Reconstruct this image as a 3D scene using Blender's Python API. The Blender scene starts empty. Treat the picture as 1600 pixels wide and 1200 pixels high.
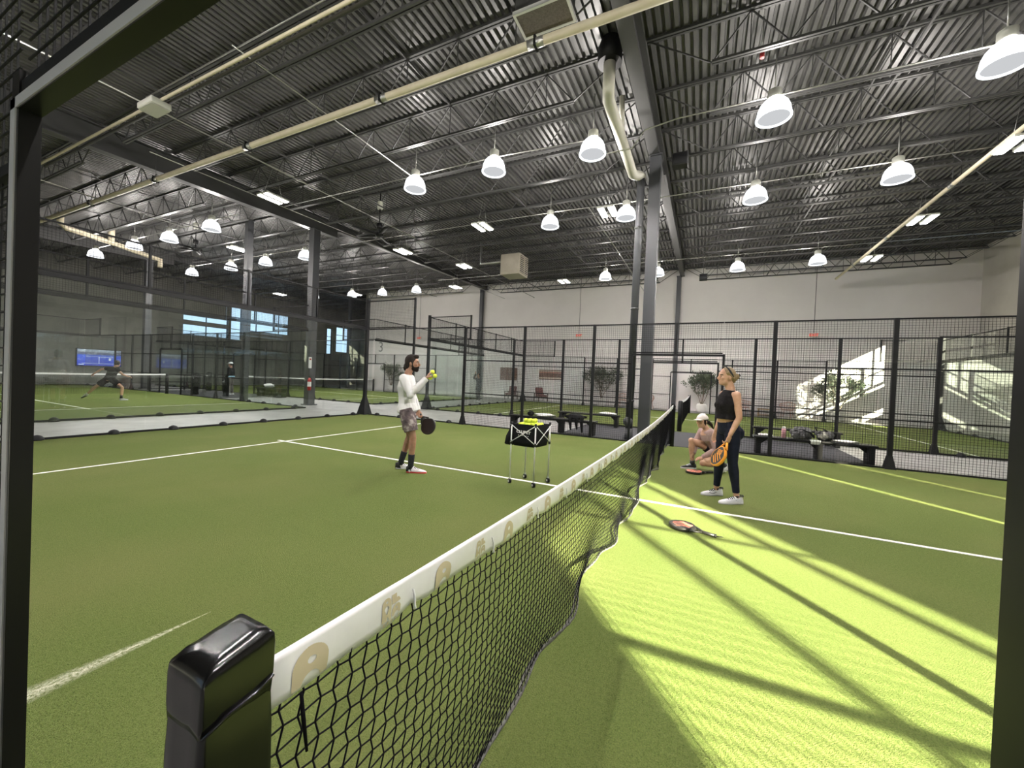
import bpy, math, random
from mathutils import Vector, Matrix
random.seed(7)
S = bpy.context.scene
COL = S.collection
R = math.radians
V = Vector

# ------------------------------------------------------------------ helpers
class MB:
    """collects boxes, bars, tubes; build() links them as ONE mesh object"""
    def __init__(s): s.v = []; s.f = []; s.sm = []
    def add(s, vs, fs, smooth=False):
        b = len(s.v); s.v += [V(p) for p in vs]
        for f in fs: s.f.append([b+i for i in f]); s.sm.append(smooth)
        return s
    def box(s, c, d, rz=0, M=None):
        x, y, z = d[0]/2, d[1]/2, d[2]/2
        m = M if M is not None else Matrix.Rotation(rz, 3, 'Z')
        vs = [m @ V((a*x, b*y, e*z)) + V(c) for e in (-1, 1) for a, b in ((-1,-1),(1,-1),(1,1),(-1,1))]
        return s.add(vs, [(3,2,1,0),(4,5,6,7),(0,1,5,4),(1,2,6,5),(2,3,7,6),(3,0,4,7)])
    def span(s, lo, hi):
        return s.box([(lo[i]+hi[i])/2 for i in range(3)], [hi[i]-lo[i] for i in range(3)])
    def rbox(s, c, d, r, M=None, seg=3):
        """box with rounded vertical edges and softened top"""
        x, y, z = d[0]/2, d[1]/2, d[2]/2; m = M or Matrix.Identity(3)
        def ring(i, zz):
            out = []
            for q, (sx, sy) in enumerate(((1,1),(-1,1),(-1,-1),(1,-1))):
                for k in range(seg+1):
                    a = math.pi/2*(q + k/seg)
                    out.append(m @ V((sx*(x-r)+(r-i)*math.cos(a), sy*(y-r)+(r-i)*math.sin(a), zz)) + V(c))
            return out
        e = r*0.6
        rings = [ring(e, -z), ring(0, -z+e), ring(0, z-e), ring(e*.4, z-e*.25), ring(e, z)]
        return s.loft(rings)
    def loft(s, rings, cap=True, smooth=True):
        n = len(rings[0]); b = len(s.v)
        for r in rings: s.v += [V(p) for p in r]
        for i in range(len(rings)-1):
            for k in range(n):
                s.f.append([b+i*n+k, b+i*n+(k+1) % n, b+(i+1)*n+(k+1) % n, b+(i+1)*n+k]); s.sm.append(smooth)
        if cap:
            s.f.append([b+k for k in range(n)][::-1]); s.sm.append(False)
            s.f.append([b+(len(rings)-1)*n+k for k in range(n)]); s.sm.append(False)
        return s
    def bar(s, p, q, w, h=None):
        """rectangular bar from p to q, w across, h up"""
        p, q = V(p), V(q); h = w if h is None else h
        t = (q-p).normalized()
        up = V((0,0,1)) if abs(t.z) < .95 else V((1,0,0))
        a = t.cross(up).normalized()*w/2; u = a.cross(t).normalized()*h/2
        r = lambda o: [o-a-u, o+a-u, o+a+u, o-a+u]
        return s.loft([r(p), r(q)], True, False)
    def tube(s, pts, rad, n=10, side=None, cap=True, smooth=True):
        pts = [V(p) for p in pts]
        if not isinstance(rad, (list, tuple)): rad = [rad]*len(pts)
        rings = []; prev = None
        for i, p in enumerate(pts):
            t = (pts[min(i+1, len(pts)-1)] - pts[max(i-1, 0)]).normalized()
            if side is not None: a = V(side)
            elif prev is not None: a = prev
            else: a = V((0,0,1)) if abs(t.z) < .9 else V((1,0,0))
            a = (a - t*a.dot(t))
            if a.length < 1e-5: a = t.orthogonal()
            a.normalize(); prev = a; b = t.cross(a)
            ra, rb = rad[i] if isinstance(rad[i], (list, tuple)) else (rad[i], rad[i])
            rings.append([p + a*ra*math.cos(2*math.pi*k/n) + b*rb*math.sin(2*math.pi*k/n) for k in range(n)])
        return s.loft(rings, cap, smooth)
    def ball(s, c, r, nu=14, nv=9, M=None, lo=-1.0):
        """ellipsoid; lo > -1 cuts the bottom off"""
        r = (r, r, r) if not isinstance(r, (list, tuple)) else r
        m = M or Matrix.Identity(3); rings = []
        a0 = math.asin(max(-.995, lo)); a1 = math.asin(.995)
        for i in range(nv):
            a = a0 + (a1-a0)*i/(nv-1)
            rings.append([m @ V((r[0]*math.cos(a)*math.cos(2*math.pi*k/nu), r[1]*math.cos(a)*math.sin(2*math.pi*k/nu), r[2]*math.sin(a))) + V(c) for k in range(nu)])
        return s.loft(rings)
    def lathe(s, c, prof, n=20, axis=None, cap=True):
        m = axis or Matrix.Identity(3)
        return s.loft([[m @ V((r*math.cos(2*math.pi*k/n), r*math.sin(2*math.pi*k/n), z)) + V(c) for k in range(n)] for r, z in prof], cap)
    def prism(s, poly, o, ax, ay, th):
        """polygon in the plane o + x ax + y ay, thickness th along ax x ay"""
        o, ax, ay = V(o), V(ax), V(ay); nn = ax.cross(ay).normalized()*th
        a = [o + ax*x + ay*y for x, y in poly]
        return s.loft([a, [p+nn for p in a]], True, False)
    def build(s, name, mat, parent=None, label=None, kind=None, world=True, auto=False):
        off = V((0,0,0))
        if world:
            p = parent
            while p is not None: off += p.location; p = p.parent
        me = bpy.data.meshes.new(name)
        me.from_pydata([tuple(p-off) for p in s.v], [], s.f)
        me.polygons.foreach_set('use_smooth', s.sm)
        me.materials.append(mat); me.update()
        o = bpy.data.objects.new(name, me); COL.objects.link(o)
        o.parent = parent
        if label: o['label'] = label
        if kind: o['kind'] = kind
        return o

def thing(name, label, cat, loc=(0,0,0), rz=0, group=None):
    o = bpy.data.objects.new(name, None); COL.objects.link(o)
    o.location = loc; o.rotation_euler = (0,0,rz); o.empty_display_size = .1
    o['label'] = label; o['category'] = cat
    if group: o['group'] = group
    return o
def tag(o, label, cat, group=None):
    o['label'] = label; o['category'] = cat
    if group: o['group'] = group
    return o
def struct(name, mb, m):
    o = mb.build(name, m); o['kind'] = 'structure'; return o
def dup(root, loc, rz=None, label=None):
    r = root.copy(); COL.objects.link(r); r.location = loc
    if rz is not None: r.rotation_euler = (0,0,rz)
    if label: r['label'] = label
    for ch in list(root.children):
        c = ch.copy(); COL.objects.link(c); c.parent = r
        for g in list(ch.children):
            d = g.copy(); COL.objects.link(d); d.parent = c
    return r

# ------------------------------------------------------------------ materials
def mat(name, col, rough=.6, metal=0., spec=.5, emit=None, es=0., coat=0.):
    m = bpy.data.materials.new(name); m.use_nodes = True
    b = m.node_tree.nodes['Principled BSDF']
    b.inputs['Base Color'].default_value = (*col, 1); b.inputs['Roughness'].default_value = rough
    b.inputs['Metallic'].default_value = metal; b.inputs['Specular IOR Level'].default_value = spec
    if emit: b.inputs['Emission Color'].default_value = (*emit, 1); b.inputs['Emission Strength'].default_value = es
    if coat: b.inputs['Coat Weight'].default_value = coat
    return m
def N(m, t, **kw):
    n = m.node_tree.nodes.new(t)
    for k, v in kw.items(): setattr(n, k, v)
    return n
def L(m, a, b): m.node_tree.links.new(a, b)
def bsdf(m): return m.node_tree.nodes['Principled BSDF']
def mixcol(m, fac, a, b):
    n = N(m, 'ShaderNodeMix', data_type='RGBA')
    for sock, v in ((n.inputs[0], fac), (n.inputs[6], a), (n.inputs[7], b)):
        if hasattr(v, 'is_linked') or hasattr(v, 'links'): L(m, v, sock)
        elif isinstance(v, (tuple, list)): sock.default_value = (*v, 1)
        else: sock.default_value = v
    return n.outputs[2]
def noise(m, scale, detail=3, rough=.5, vec=None, sc3=None):
    tc = N(m, 'ShaderNodeTexCoord'); n = N(m, 'ShaderNodeTexNoise')
    n.inputs['Scale'].default_value = scale; n.inputs['Detail'].default_value = detail; n.inputs['Roughness'].default_value = rough
    src = tc.outputs['Object']
    if sc3:
        mp = N(m, 'ShaderNodeMapping'); mp.inputs['Scale'].default_value = sc3; L(m, src, mp.inputs['Vector']); src = mp.outputs['Vector']
    L(m, src, n.inputs['Vector']); return n.outputs['Fac']
def ramp(m, src, stops):
    r = N(m, 'ShaderNodeValToRGB'); e = r.color_ramp.elements
    while len(e) < len(stops): e.new(.5)
    for i, (p, c) in enumerate(stops): e[i].position = p; e[i].color = (*c, 1) if len(c) == 3 else c
    L(m, src, r.inputs[0]); return r.outputs[0]
def math_(m, op, a, b=0.0, clamp=False):
    n = N(m, 'ShaderNodeMath', operation=op); n.use_clamp = clamp
    for sock, v in ((n.inputs[0], a), (n.inputs[1], b)):
        if isinstance(v, (int, float)): sock.default_value = v
        else: L(m, v, sock)
    return n.outputs[0]
def bump(m, src, strength, dist=.01):
    b = N(m, 'ShaderNodeBump'); b.inputs['Strength'].default_value = strength; b.inputs['Distance'].default_value = dist
    L(m, src, b.inputs['Height']); L(m, b.outputs[0], bsdf(m).inputs['Normal'])
def noisy(name, a, b, scale, rough=.7, bs=0., detail=4, sc3=None, lo=.35, hi=.65, **kw):
    m = mat(name, a, rough, **kw); f = noise(m, scale, detail, .6, sc3=sc3)
    L(m, ramp(m, f, [(lo, a), (hi, b)]), bsdf(m).inputs['Base Color'])
    if bs: bump(m, f, bs)
    return m

# turf: fine blade noise, broad worn patches, a streak of sunlight painted inside the near touch line
TURF = mat('turf', (.14,.19,.04), .95, spec=.12)
def _turf():
    m = TURF
    fine = noise(m, 150, 2, .8); mid = ramp(m, noise(m, 48, 2, .75), [(.38,(0,0,0)),(.66,(1,1,1))]); broad = noise(m, .55, 4, .55)
    c1 = ramp(m, fine, [(.30, (.052,.080,.019)), (.70, (.160,.208,.052))])
    c2 = mixcol(m, math_(m, 'MULTIPLY', mid, .38), c1, (.195,.215,.075))
    worn = ramp(m, broad, [(.42, (0,0,0)), (.70, (1,1,1))])
    c3 = mixcol(m, math_(m, 'MULTIPLY', worn, .42), c2, (.190,.192,.070))
    geo = N(m, 'ShaderNodeNewGeometry'); sx = N(m, 'ShaderNodeSeparateXYZ'); L(m, geo.outputs['Position'], sx.inputs[0])
    d = math_(m, 'ABSOLUTE', math_(m, 'SUBTRACT', sx.outputs[1], 1.97))
    wide = math_(m, 'ADD', math_(m, 'MULTIPLY', math_(m, 'SUBTRACT', -3.85, sx.outputs[0]), .10), .0)
    inside = math_(m, 'SUBTRACT', 1.0, math_(m, 'DIVIDE', d, math_(m, 'MAXIMUM', wide, .004)), True)
    near = math_(m, 'LESS_THAN', sx.outputs[0], -3.86)
    spk = ramp(m, noise(m, 60, 3, .7), [(.34, (0,0,0)), (.6, (1,1,1))])
    k = math_(m, 'MULTIPLY', math_(m, 'MULTIPLY', inside, near), spk, True)
    L(m, mixcol(m, k, c3, (.72,.70,.55)), bsdf(m).inputs['Base Color'])
    bump(m, fine, .9, .012)
_turf()
LINE = noisy('court_line_white', (.74,.74,.66), (.86,.86,.80), 60, .85, .2)
CONC = noisy('concrete_floor', (.24,.232,.222), (.35,.342,.333), 1.3, .38, .0, 5)
MATT = noisy('rubber_mat', (.020,.020,.024), (.045,.045,.052), 90, .85, .3)
WHITE = noisy('wall_white_paint', (.70,.665,.645), (.75,.715,.695), .5, .75)
GREYW = noisy('wall_bare_concrete', (.17,.165,.15), (.27,.26,.235), .7, .8, .12, 6)
TANW = noisy('wall_right_paint', (.44,.42,.385), (.52,.50,.46), .6, .75)
DECK = noisy('steel_deck', (.090,.089,.088), (.135,.134,.131), 2.2, .42, metal=.35, sc3=(.4,3,1))
STEEL = mat('dark_grey_steel', (.060,.060,.060), .5, .2)
COLM = mat('column_grey', (.058,.060,.066), .45, .1)
BLACK = mat('black_powder_coat', (.008,.008,.009), .5, spec=.25)
SHEENP = mat('painted_edge_sheen', (.62,.61,.59), .5, .2)  # pale strips on the black gateway, painting in its grazing reflection
GATE = mat('gate_black_gloss', (.007,.007,.007), .32, spec=.25)
WIRE = mat('black_wire', (.009,.009,.010), .55, spec=.2)
NETM = mat('black_net_cord', (.006,.006,.007), .85, spec=.06)
PVC = mat('black_glossy_vinyl', (.004,.004,.004), .20, spec=.4)
BAND = noisy('white_vinyl_band', (.80,.79,.80), (.86,.85,.86), 9, .45, .05)
BEIGE = mat('beige_print', (.56,.48,.33), .5)
CREAM = noisy('cream_pipe', (.62,.55,.40), (.70,.63,.48), 3, .5)
OFFW = noisy('offwhite_pvc', (.60,.58,.50), (.68,.66,.58), 2, .5)
GALV = mat('galvanised_conduit', (.42,.42,.40), .35, .8)
FIXW = mat('fixture_pale', (.60,.60,.54), .5)
SCREENB = mat('plastic_black', (.010,.010,.011), .6)
HEAT = noisy('heater_beige', (.36,.325,.26), (.42,.38,.31), 2, .5)
RED = mat('red_enamel', (.42,.015,.015), .35)
BALL = noisy('felt_yellow', (.66,.78,.06), (.80,.90,.12), 60, .95, .3)
ALU = mat('aluminium', (.74,.74,.73), .35, .25)
FABK = noisy('black_fabric', (.008,.008,.009), (.018,.018,.020), 120, .9, .2, spec=.1)
MAROON = noisy('maroon_leather', (.12,.035,.035), (.17,.055,.05), 8, .55)
WOODD = noisy('dark_wood', (.06,.035,.025), (.10,.06,.04), 6, .5, sc3=(1,8,1))
RATTAN = noisy('pink_brown_rattan', (.42,.25,.20), (.55,.36,.30), 50, .7)
TABW = noisy('crate_wood', (.40,.27,.15), (.50,.35,.21), 5, .6)
CERAM = noisy('pot_white', (.62,.60,.57), (.70,.68,.65), 5, .7)
BARK = noisy('bark', (.16,.12,.09), (.26,.21,.16), 20, .9, .3)
LEAF = noisy('olive_leaf', (.055,.075,.045), (.13,.155,.10), 3, .6)
TOWEL = noisy('white_towel', (.75,.75,.74), (.86,.86,.85), 40, .95, .3)
GREYF = noisy('dark_grey_cloth', (.035,.035,.04), (.16,.16,.165), 9, .9, .3)
PINK = mat('pink_bottle', (.62,.30,.36), .4)
GLASSP = None
def glass(name, tint, refl):
    m = bpy.data.materials.new(name); m.use_nodes = True; nt = m.node_tree; nt.nodes.clear()
    o = nt.nodes.new('ShaderNodeOutputMaterial'); mx = nt.nodes.new('ShaderNodeMixShader')
    t = nt.nodes.new('ShaderNodeBsdfTransparent'); t.inputs[0].default_value = (*tint, 1)
    g = nt.nodes.new('ShaderNodeBsdfGlossy'); g.inputs['Roughness'].default_value = .0; g.inputs[0].default_value = (.9,.95,.93,1)
    lw = nt.nodes.new('ShaderNodeLayerWeight'); lw.inputs['Blend'].default_value = .5
    pw = nt.nodes.new('ShaderNodeMath'); pw.operation = 'POWER'; pw.inputs[1].default_value = 5.0
    mu = nt.nodes.new('ShaderNodeMath'); mu.operation = 'MULTIPLY_ADD'; mu.inputs[1].default_value = .9*refl; mu.inputs[2].default_value = .045*refl; mu.use_clamp = True
    nt.links.new(lw.outputs['Facing'], pw.inputs[0]); nt.links.new(pw.outputs[0], mu.inputs[0]); nt.links.new(mu.outputs[0], mx.inputs[0])
    nt.links.new(t.outputs[0], mx.inputs[1]); nt.links.new(g.outputs[0], mx.inputs[2]); nt.links.new(mx.outputs[0], o.inputs[0])
    return m
GLASS = glass('tempered_glass', (.955,.972,.965), 1.0)
WGLASS = glass('window_glass', (.93,.95,.96), .8)
def emis(name, col, st):
    m = bpy.data.materials.new(name); m.use_nodes = True; nt = m.node_tree; nt.nodes.clear()
    o = nt.nodes.new('ShaderNodeOutputMaterial'); e = nt.nodes.new('ShaderNodeEmission')
    e.inputs[0].default_value = (*col, 1); e.inputs[1].default_value = st; nt.links.new(e.outputs[0], o.inputs[0]); return m
def lampshell(name, st, fac):
    m = bpy.data.materials.new(name); m.use_nodes = True; nt = m.node_tree; nt.nodes.clear()
    o = nt.nodes.new('ShaderNodeOutputMaterial'); mx = nt.nodes.new('ShaderNodeMixShader'); mx.inputs[0].default_value = fac
    t = nt.nodes.new('ShaderNodeBsdfTransparent'); e = nt.nodes.new('ShaderNodeEmission')
    e.inputs[0].default_value = (.95,.97,1,1); e.inputs[1].default_value = st
    nt.links.new(t.outputs[0], mx.inputs[1]); nt.links.new(e.outputs[0], mx.inputs[2]); nt.links.new(mx.outputs[0], o.inputs[0]); return m
SHELL = lampshell('prismatic_acrylic_lit', 2.2, .55)
LENS = lampshell('lamp_lens', .55, .86)
RIMLIT = emis('lamp_rim_lit', (.9,.96,1), 2.0)
LEDM = emis('led_tube', (1,1,.97), 14.0)
EXITR = emis('exit_red', (1,.10,.07), .9)

# ------------------------------------------------------------------ geometry of the hall
W, LEN = 5.07, 10.10            # half width and half length of a court
XN, XF = -4.83, 5.07            # our near / far side fences
BX, BC, BF = 8.55, 13.62, 18.69 # next court: near side, centre, far side
CY = 23.3                       # centre of the two courts behind
def zdeck(x): return 8.2 + .03*(x-6)
Y0, Y1, YL = -12.3, 36.0, 36.0
XB, XW, XR = -16.0, 21.2, 30.0
XS, YS = -7.0, -8.85            # the right wall steps in behind the camera

# floor and turf
struct('floor', MB().span((XB-.2, Y0-.2, -.25), (XR+.2, Y1+.2, -.012)), CONC)
def turf(cx, cy):
    o = struct('floor_turf', MB().span((cx-W, cy-LEN, -.012), (cx+W, cy+LEN, 0)), TURF)
    mb = MB(); h = .0035; w = .025
    for s in (-1, 1):
        mb.span((cx-W+.06, cy+s*6.97-w, 0), (cx+W-.06, cy+s*6.97+w, h))
    mb.span((cx-w, cy-6.97-.2, 0), (cx+w, cy+6.97+.2, h+.001))
    mb.build('line_marking', LINE, o, world=False)
for c in ((0,0), (BC,0), (0,CY), (BC,CY)): turf(*c)
mt = MB().span((5.16, -3.85, -.012), (8.47, 2.95, -.002))
tag(mt.build('rubber_mat', MATT), 'dark grey rubber mat on the floor between the two courts under the benches', 'mat')
mt = MB().span((5.2, 19.5, -.012), (8.45, 26.5, -.002))
tag(mt.build('rubber_mat', MATT), 'dark rubber mat between the two courts at the back of the hall', 'mat')

# walls
def wall_with_holes(name, m, axis, at, thick, a0, a1, z0, z1f, holes):
    """axis 'x': wall runs along x at y=at; 'y': along y at x=at. holes (a0,a1,z0,z1)"""
    mb = MB()
    cuts = sorted({a0, a1, *[h[0] for h in holes], *[h[1] for h in holes]})
    for p, q in zip(cuts, cuts[1:]):
        hs = sorted([(h[2], h[3]) for h in holes if h[0] <= p+1e-6 and h[1] >= q-1e-6]); z = z0
        for lo, hi in hs + [(z1f, None)]:
            if lo > z + 1e-4:
                if axis == 'x': mb.span((p, min(at, at+thick), z), (q, max(at, at+thick), lo))
                else: mb.span((min(at, at+thick), p, z), (max(at, at+thick), q, lo))
            if hi is not None: z = hi
    return struct(name, mb, m)
far = wall_with_holes('wall_far', WHITE, 'y', XW, .3, Y0, 26.9, -.2, 9.4, [])
RW = [(12.35,17.05,4.20,6.2), (12.35,17.05,3.98,4.12), (12.35,17.05,2.55,2.87), (-6.36,-6.20,.5,6.6)]
wall_with_holes('wall_right', TANW, 'x', Y0, -.08, XS, XW+.3, -.2, 9.4, RW)
wall_with_holes('wall_step', TANW, 'y', XS, -.05, Y0-.3, YS, -.2, 9.4, [(-10.83,-10.71,.5,6.6)])
wall_with_holes('wall_entrance', TANW, 'x', YS, -.3, XB, XS-.3, -.2, 9.4, [(-13.98,-9.95,.02,6.1)])
WA = [(11.25,14.5,3.85,4.72), (11.25,14.5,4.98,5.45), (14.72,15.6,3.8,6.75), (15.85,20.0,4.75,6.85), (24.3,25.0,3.3,6.1), (25.5,27.2,3.6,6.4)]
wall_with_holes('wall_left', GREYW, 'x', Y1, .3, XB, XR+.3, -.2, 9.4, WA)
BW = [(.5,5.0,.02,4.8), (6.0,10.5,.02,4.8)]  # unseen openings added so bounced sun brightens the gateway and near side
wall_with_holes('wall_back', TANW, 'y', XB, -.3, YS, Y1, -.2, 9.4, BW)
wall_with_holes('wall_recess', GREYW, 'y', XR, .3, 26.9, Y1, -.2, 9.4, [])
struct('wall_return', MB().span((XW, 26.9, -.2), (XR+.3, 27.2, 9.4)), GREYW)

def window(n, axis, at, a0, a1, z0, z1, va=(), hz=(), t=.05):
    f = MB(); g = MB()
    def put(mb, p, q, lo, hi, d=.06):
        if axis == 'x': mb.span((p, at-d, lo), (q, at+d, hi))
        else: mb.span((at-d, p, lo), (at+d, q, hi))
    put(f, a0, a0+t, z0, z1); put(f, a1-t, a1, z0, z1); put(f, a0+t, a1-t, z0, z0+t); put(f, a0+t, a1-t, z1-t, z1)
    for v in va: put(f, v-t/2, v+t/2, z0+t, z1-t, .05)
    for h in hz: put(f, a0+t, a1-t, h-t/2, h+t/2, .04)
    o = struct('window_%d' % n, f, BLACK)
    put(g, a0+.01, a1-.01, z0+.01, z1-.01, .006); g.build('pane', WGLASS, o)
window(1, 'x', Y1+.15, 11.25, 14.5, 3.85, 4.72, (12.9,))
window(2, 'x', Y1+.15, 11.25, 14.5, 4.98, 5.45, (12.9,))
window(3, 'x', Y1+.15, 14.72, 15.6, 3.8, 6.75, (), (4.75,))
window(4, 'x', Y1+.15, 15.85, 20.0, 4.75, 6.85, (16.9, 19.0), (5.6,))
window(5, 'x', Y1+.15, 24.3, 25.0, 3.3, 6.1, (), (4.3,5.2))
window(6, 'x', Y1+.15, 25.5, 27.2, 3.6, 6.4, (), (4.6,5.5))
window(7, 'x', Y0-.04, 12.35, 17.05, 4.20, 6.2, (13.1, 16.4), (4.86,), .05)
window(8, 'x', YS-.15, -13.98, -9.95, .02, 6.1, (-12.25, -10.5), (), .07)
window(9, 'y', XB-.15, .5, 5.0, .02, 4.8, (2.0,3.5), (2.2,), .07)  # this and the next glaze the added back openings
window(10, 'y', XB-.15, 6.0, 10.5, .02, 4.8, (7.5,9.0), (2.2,), .07)

# roof deck: trapezoid ribs running along x, one sheet, sloping gently up to the far wall
def deck():
    mb = MB(); prof = []; y = Y0-.25; p = .152
    while y < Y1+.3:
        prof += [(y, 0), (y+.07, 0), (y+.088, .07), (y+.134, .07)]; y += p
    for xa, xb, ok in ((XS-.3, XR+.3, lambda q: q < YS-.1), (XB-.3, XR+.3, lambda q: q > YS-.45)):
        pf = [q for q in prof if ok(q[0])]
        a = [V((xa, yy, zdeck(xa)+zz)) for yy, zz in pf]; b = [V((xb, yy, zdeck(xb)+zz)) for yy, zz in pf]
        n = len(a); base = len(mb.v); top = [V((q.x, q.y, zdeck(q.x)+.14)) for q in (a[0], a[-1], b[-1], b[0])]
        mb.v += a + b + top
        for i in range(n-1): mb.f.append([base+i, base+i+1, base+n+i+1, base+n+i]); mb.sm.append(False)
        mb.f.append([base+2*n, base+2*n+1, base+2*n+2, base+2*n+3]); mb.sm.append(False)
    return struct('ceiling', mb, DECK)
deck()

# girders along x (deep over the first columns, shallower beyond), columns
def girder(y, segs):
    for x0, x1, d in segs:
        mb = MB()
        def at(x, dz, h): return V((x, y, zdeck(x)-dz-h/2))
        for dz, h, w in ((.10, .03, .26), (.10+d-.03, .03, .26)): mb.bar(at(x0,dz,h), at(x1,dz,h), w, h)
        mb.bar(at(x0,.10,d), at(x1,.10,d), .025, d)
        o = struct('beam_girder', mb, STEEL)
GY = (.78, 14.6, 28.7)
for y in GY: girder(y, ((XB, 7.4, .66), (7.4, XW if y < 26 else XR, .36)))
def column(x, y, top, w=.28, m=COLM):
    mb = MB().span((x-w/2, y-w/2, 0), (x+w/2, y+w/2, top))
    mb.span((x-w*.75, y-w*.75, -.012), (x+w*.75, y+w*.75, .02))
    mb.span((x-w*.7, y-w*.6, top-.03), (x+w*.7, y+w*.6, top))
    return struct('column', mb, m)
column(5.72, .74, zdeck(5.72)-.76); column(21.03, .95, zdeck(21)-.46, .24)
column(6.2, 14.5, zdeck(6.2)-.76, .30); column(20.98, 14.9, zdeck(21)-.46, .24)
column(6.2, 28.7, zdeck(6.2)-.76, .30); column(5.55, 18.0, zdeck(5.5)-.1, .24); column(21.0, 28.9, zdeck(21)-.46, .24)

# open web joists along y
def joist_mesh(length):
    mb = MB(); h = .78; e = 1.15
    for dx in (-.035, .035): mb.bar((dx, 0, -.03), (dx, length, -.03), .045, .05)
    for dx in (-.03, .03): mb.bar((dx, e, -h), (dx, length-e, -h), .04, .045)
    n = int(round((length-2*e)/1.2)); st = (length-2*e)/n
    mb.bar((0,.05,-.05), (0,e,-h), .022)
    mb.bar((0,length-.05,-.05), (0,length-e,-h), .022)
    for i in range(n):
        a = e+i*st
        mb.bar((0,a,-h), (0,a+st/2,-.05), .022); mb.bar((0,a+st/2,-.05), (0,a+st,-h), .022)
        mb.bar((0,a+st/2,-.05), (0,a+st/2,-h), .016)
    return mb
JX = [2.73+1.55*k for k in range(-8, 19)]
proto = {}
for a, b in ((Y0+.02, GY[0]-.14), (GY[0]+.14, GY[1]-.14), (GY[1]+.14, GY[2]-.14), (GY[2]+.14, Y1-.02)):
    for x in JX:
        if x > XW-.1 and (a < 20): continue
        if x > XR-.2 or x < XB+.3: continue
        if x < -3.5 and (a > 3 or x < -7): continue
        k = (round(b-a, 3))
        if k not in proto:
            o = struct('beam_joist', joist_mesh(b-a), STEEL); proto[k] = o
        else:
            o = proto[k].copy(); COL.objects.link(o)
        o.location = (x, a, zdeck(x)-.005)
# last joist close to the far wall
for a, b in ((Y0+.02, GY[0]-.14), (GY[0]+.14, GY[1]-.14)):
    o = proto[round(b-a, 3)].copy(); COL.objects.link(o); o.location = (XW-.22, a, zdeck(XW)-.005)
# bridging rods along x
for y, z in ((-8,.05), (-8,.76), (-3.6,.05), (-3.6,.76), (5.2,.05), (5.2,.76), (10,.05), (10,.76), (19.2,.05), (19.2,.76), (24,.05)):
    struct('beam_bridging', MB().bar((XB+.2, y, zdeck(XB)-z), (XW-.2, y, zdeck(XW)-z), .035), STEEL)

# ------------------------------------------------------------------ padel fences
def wire_panel(w, h, rails=(), s=.05, r=.0021):
    """welded wire panel in the y-z plane, from (0,0,0) to (0,w,h), with its frame and rails"""
    mb = MB()
    n = int(round(w/s)); k = int(round(h/s))
    for i in range(1, n): mb.bar((r, i*w/n, 0), (r, i*w/n, h), 2*r)
    for j in range(1, k): mb.bar((-r, 0, j*h/k), (-r, w, j*h/k), 2*r)
    t = .032
    for z in (t/2, h-t/2): mb.bar((0,0,z), (0,w,z), t)
    for z in rails: mb.bar((0,0,z), (0,w,z), .028)
    return mb
_panels = {}
def panel(parent, x, y0, y1, z0, z1, rails=(), along='y'):
    k = (round(y1-y0,3), round(z1-z0,3), rails)
    if k not in _panels:
        o = wire_panel(y1-y0, z1-z0, rails).build('mesh_panel', WIRE, parent, world=False); _panels[k] = o
    else:
        o = _panels[k].copy(); COL.objects.link(o); o.parent = parent
    p = V((x, y0, z0)) if along == 'y' else V((y0, x, z0))
    o.location = p - parent.location; o.rotation_euler = (0, 0, 0 if along == 'y' else -math.pi/2)
    return o
def pane(parent, a0, a1, at, h, along):
    g = .004
    mb = MB().span((at-.006, a0+g, .03), (at+.006, a1-g, h)) if along == 'y' else MB().span((a0+g, at-.006, .03), (a1-g, at+.006, h))
    return mb.build('glass_pane', GLASS, parent)
def clip(parent, x, y, r=.10):
    mb = MB().ball((x, y, -.01), (r, r, r*1.05), 14, 6, lo=0.0)
    return mb.build('glass_clip', BLACK, parent)
def post(parent, x, y, h, w=.08, d=.06, foot=True, z0=0, fw=.085, fh=.26):
    mb = MB().span((x-d/2, y-w/2, z0), (x+d/2, y+w/2, h))
    if foot:
        mb.loft([[V((x+a*fw, y+b*fw, 0)) for a, b in ((-1,-1),(1,-1),(1,1),(-1,1))], [V((x+a*fw*.92, y+b*fw*.92, .03)) for a, b in ((-1,-1),(1,-1),(1,1),(-1,1))],
                 [V((x+a*d*.55, y+b*w*.55, fh)) for a, b in ((-1,-1),(1,-1),(1,1),(-1,1))]], True, False)
    return mb.build('post', BLACK, parent)
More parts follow.
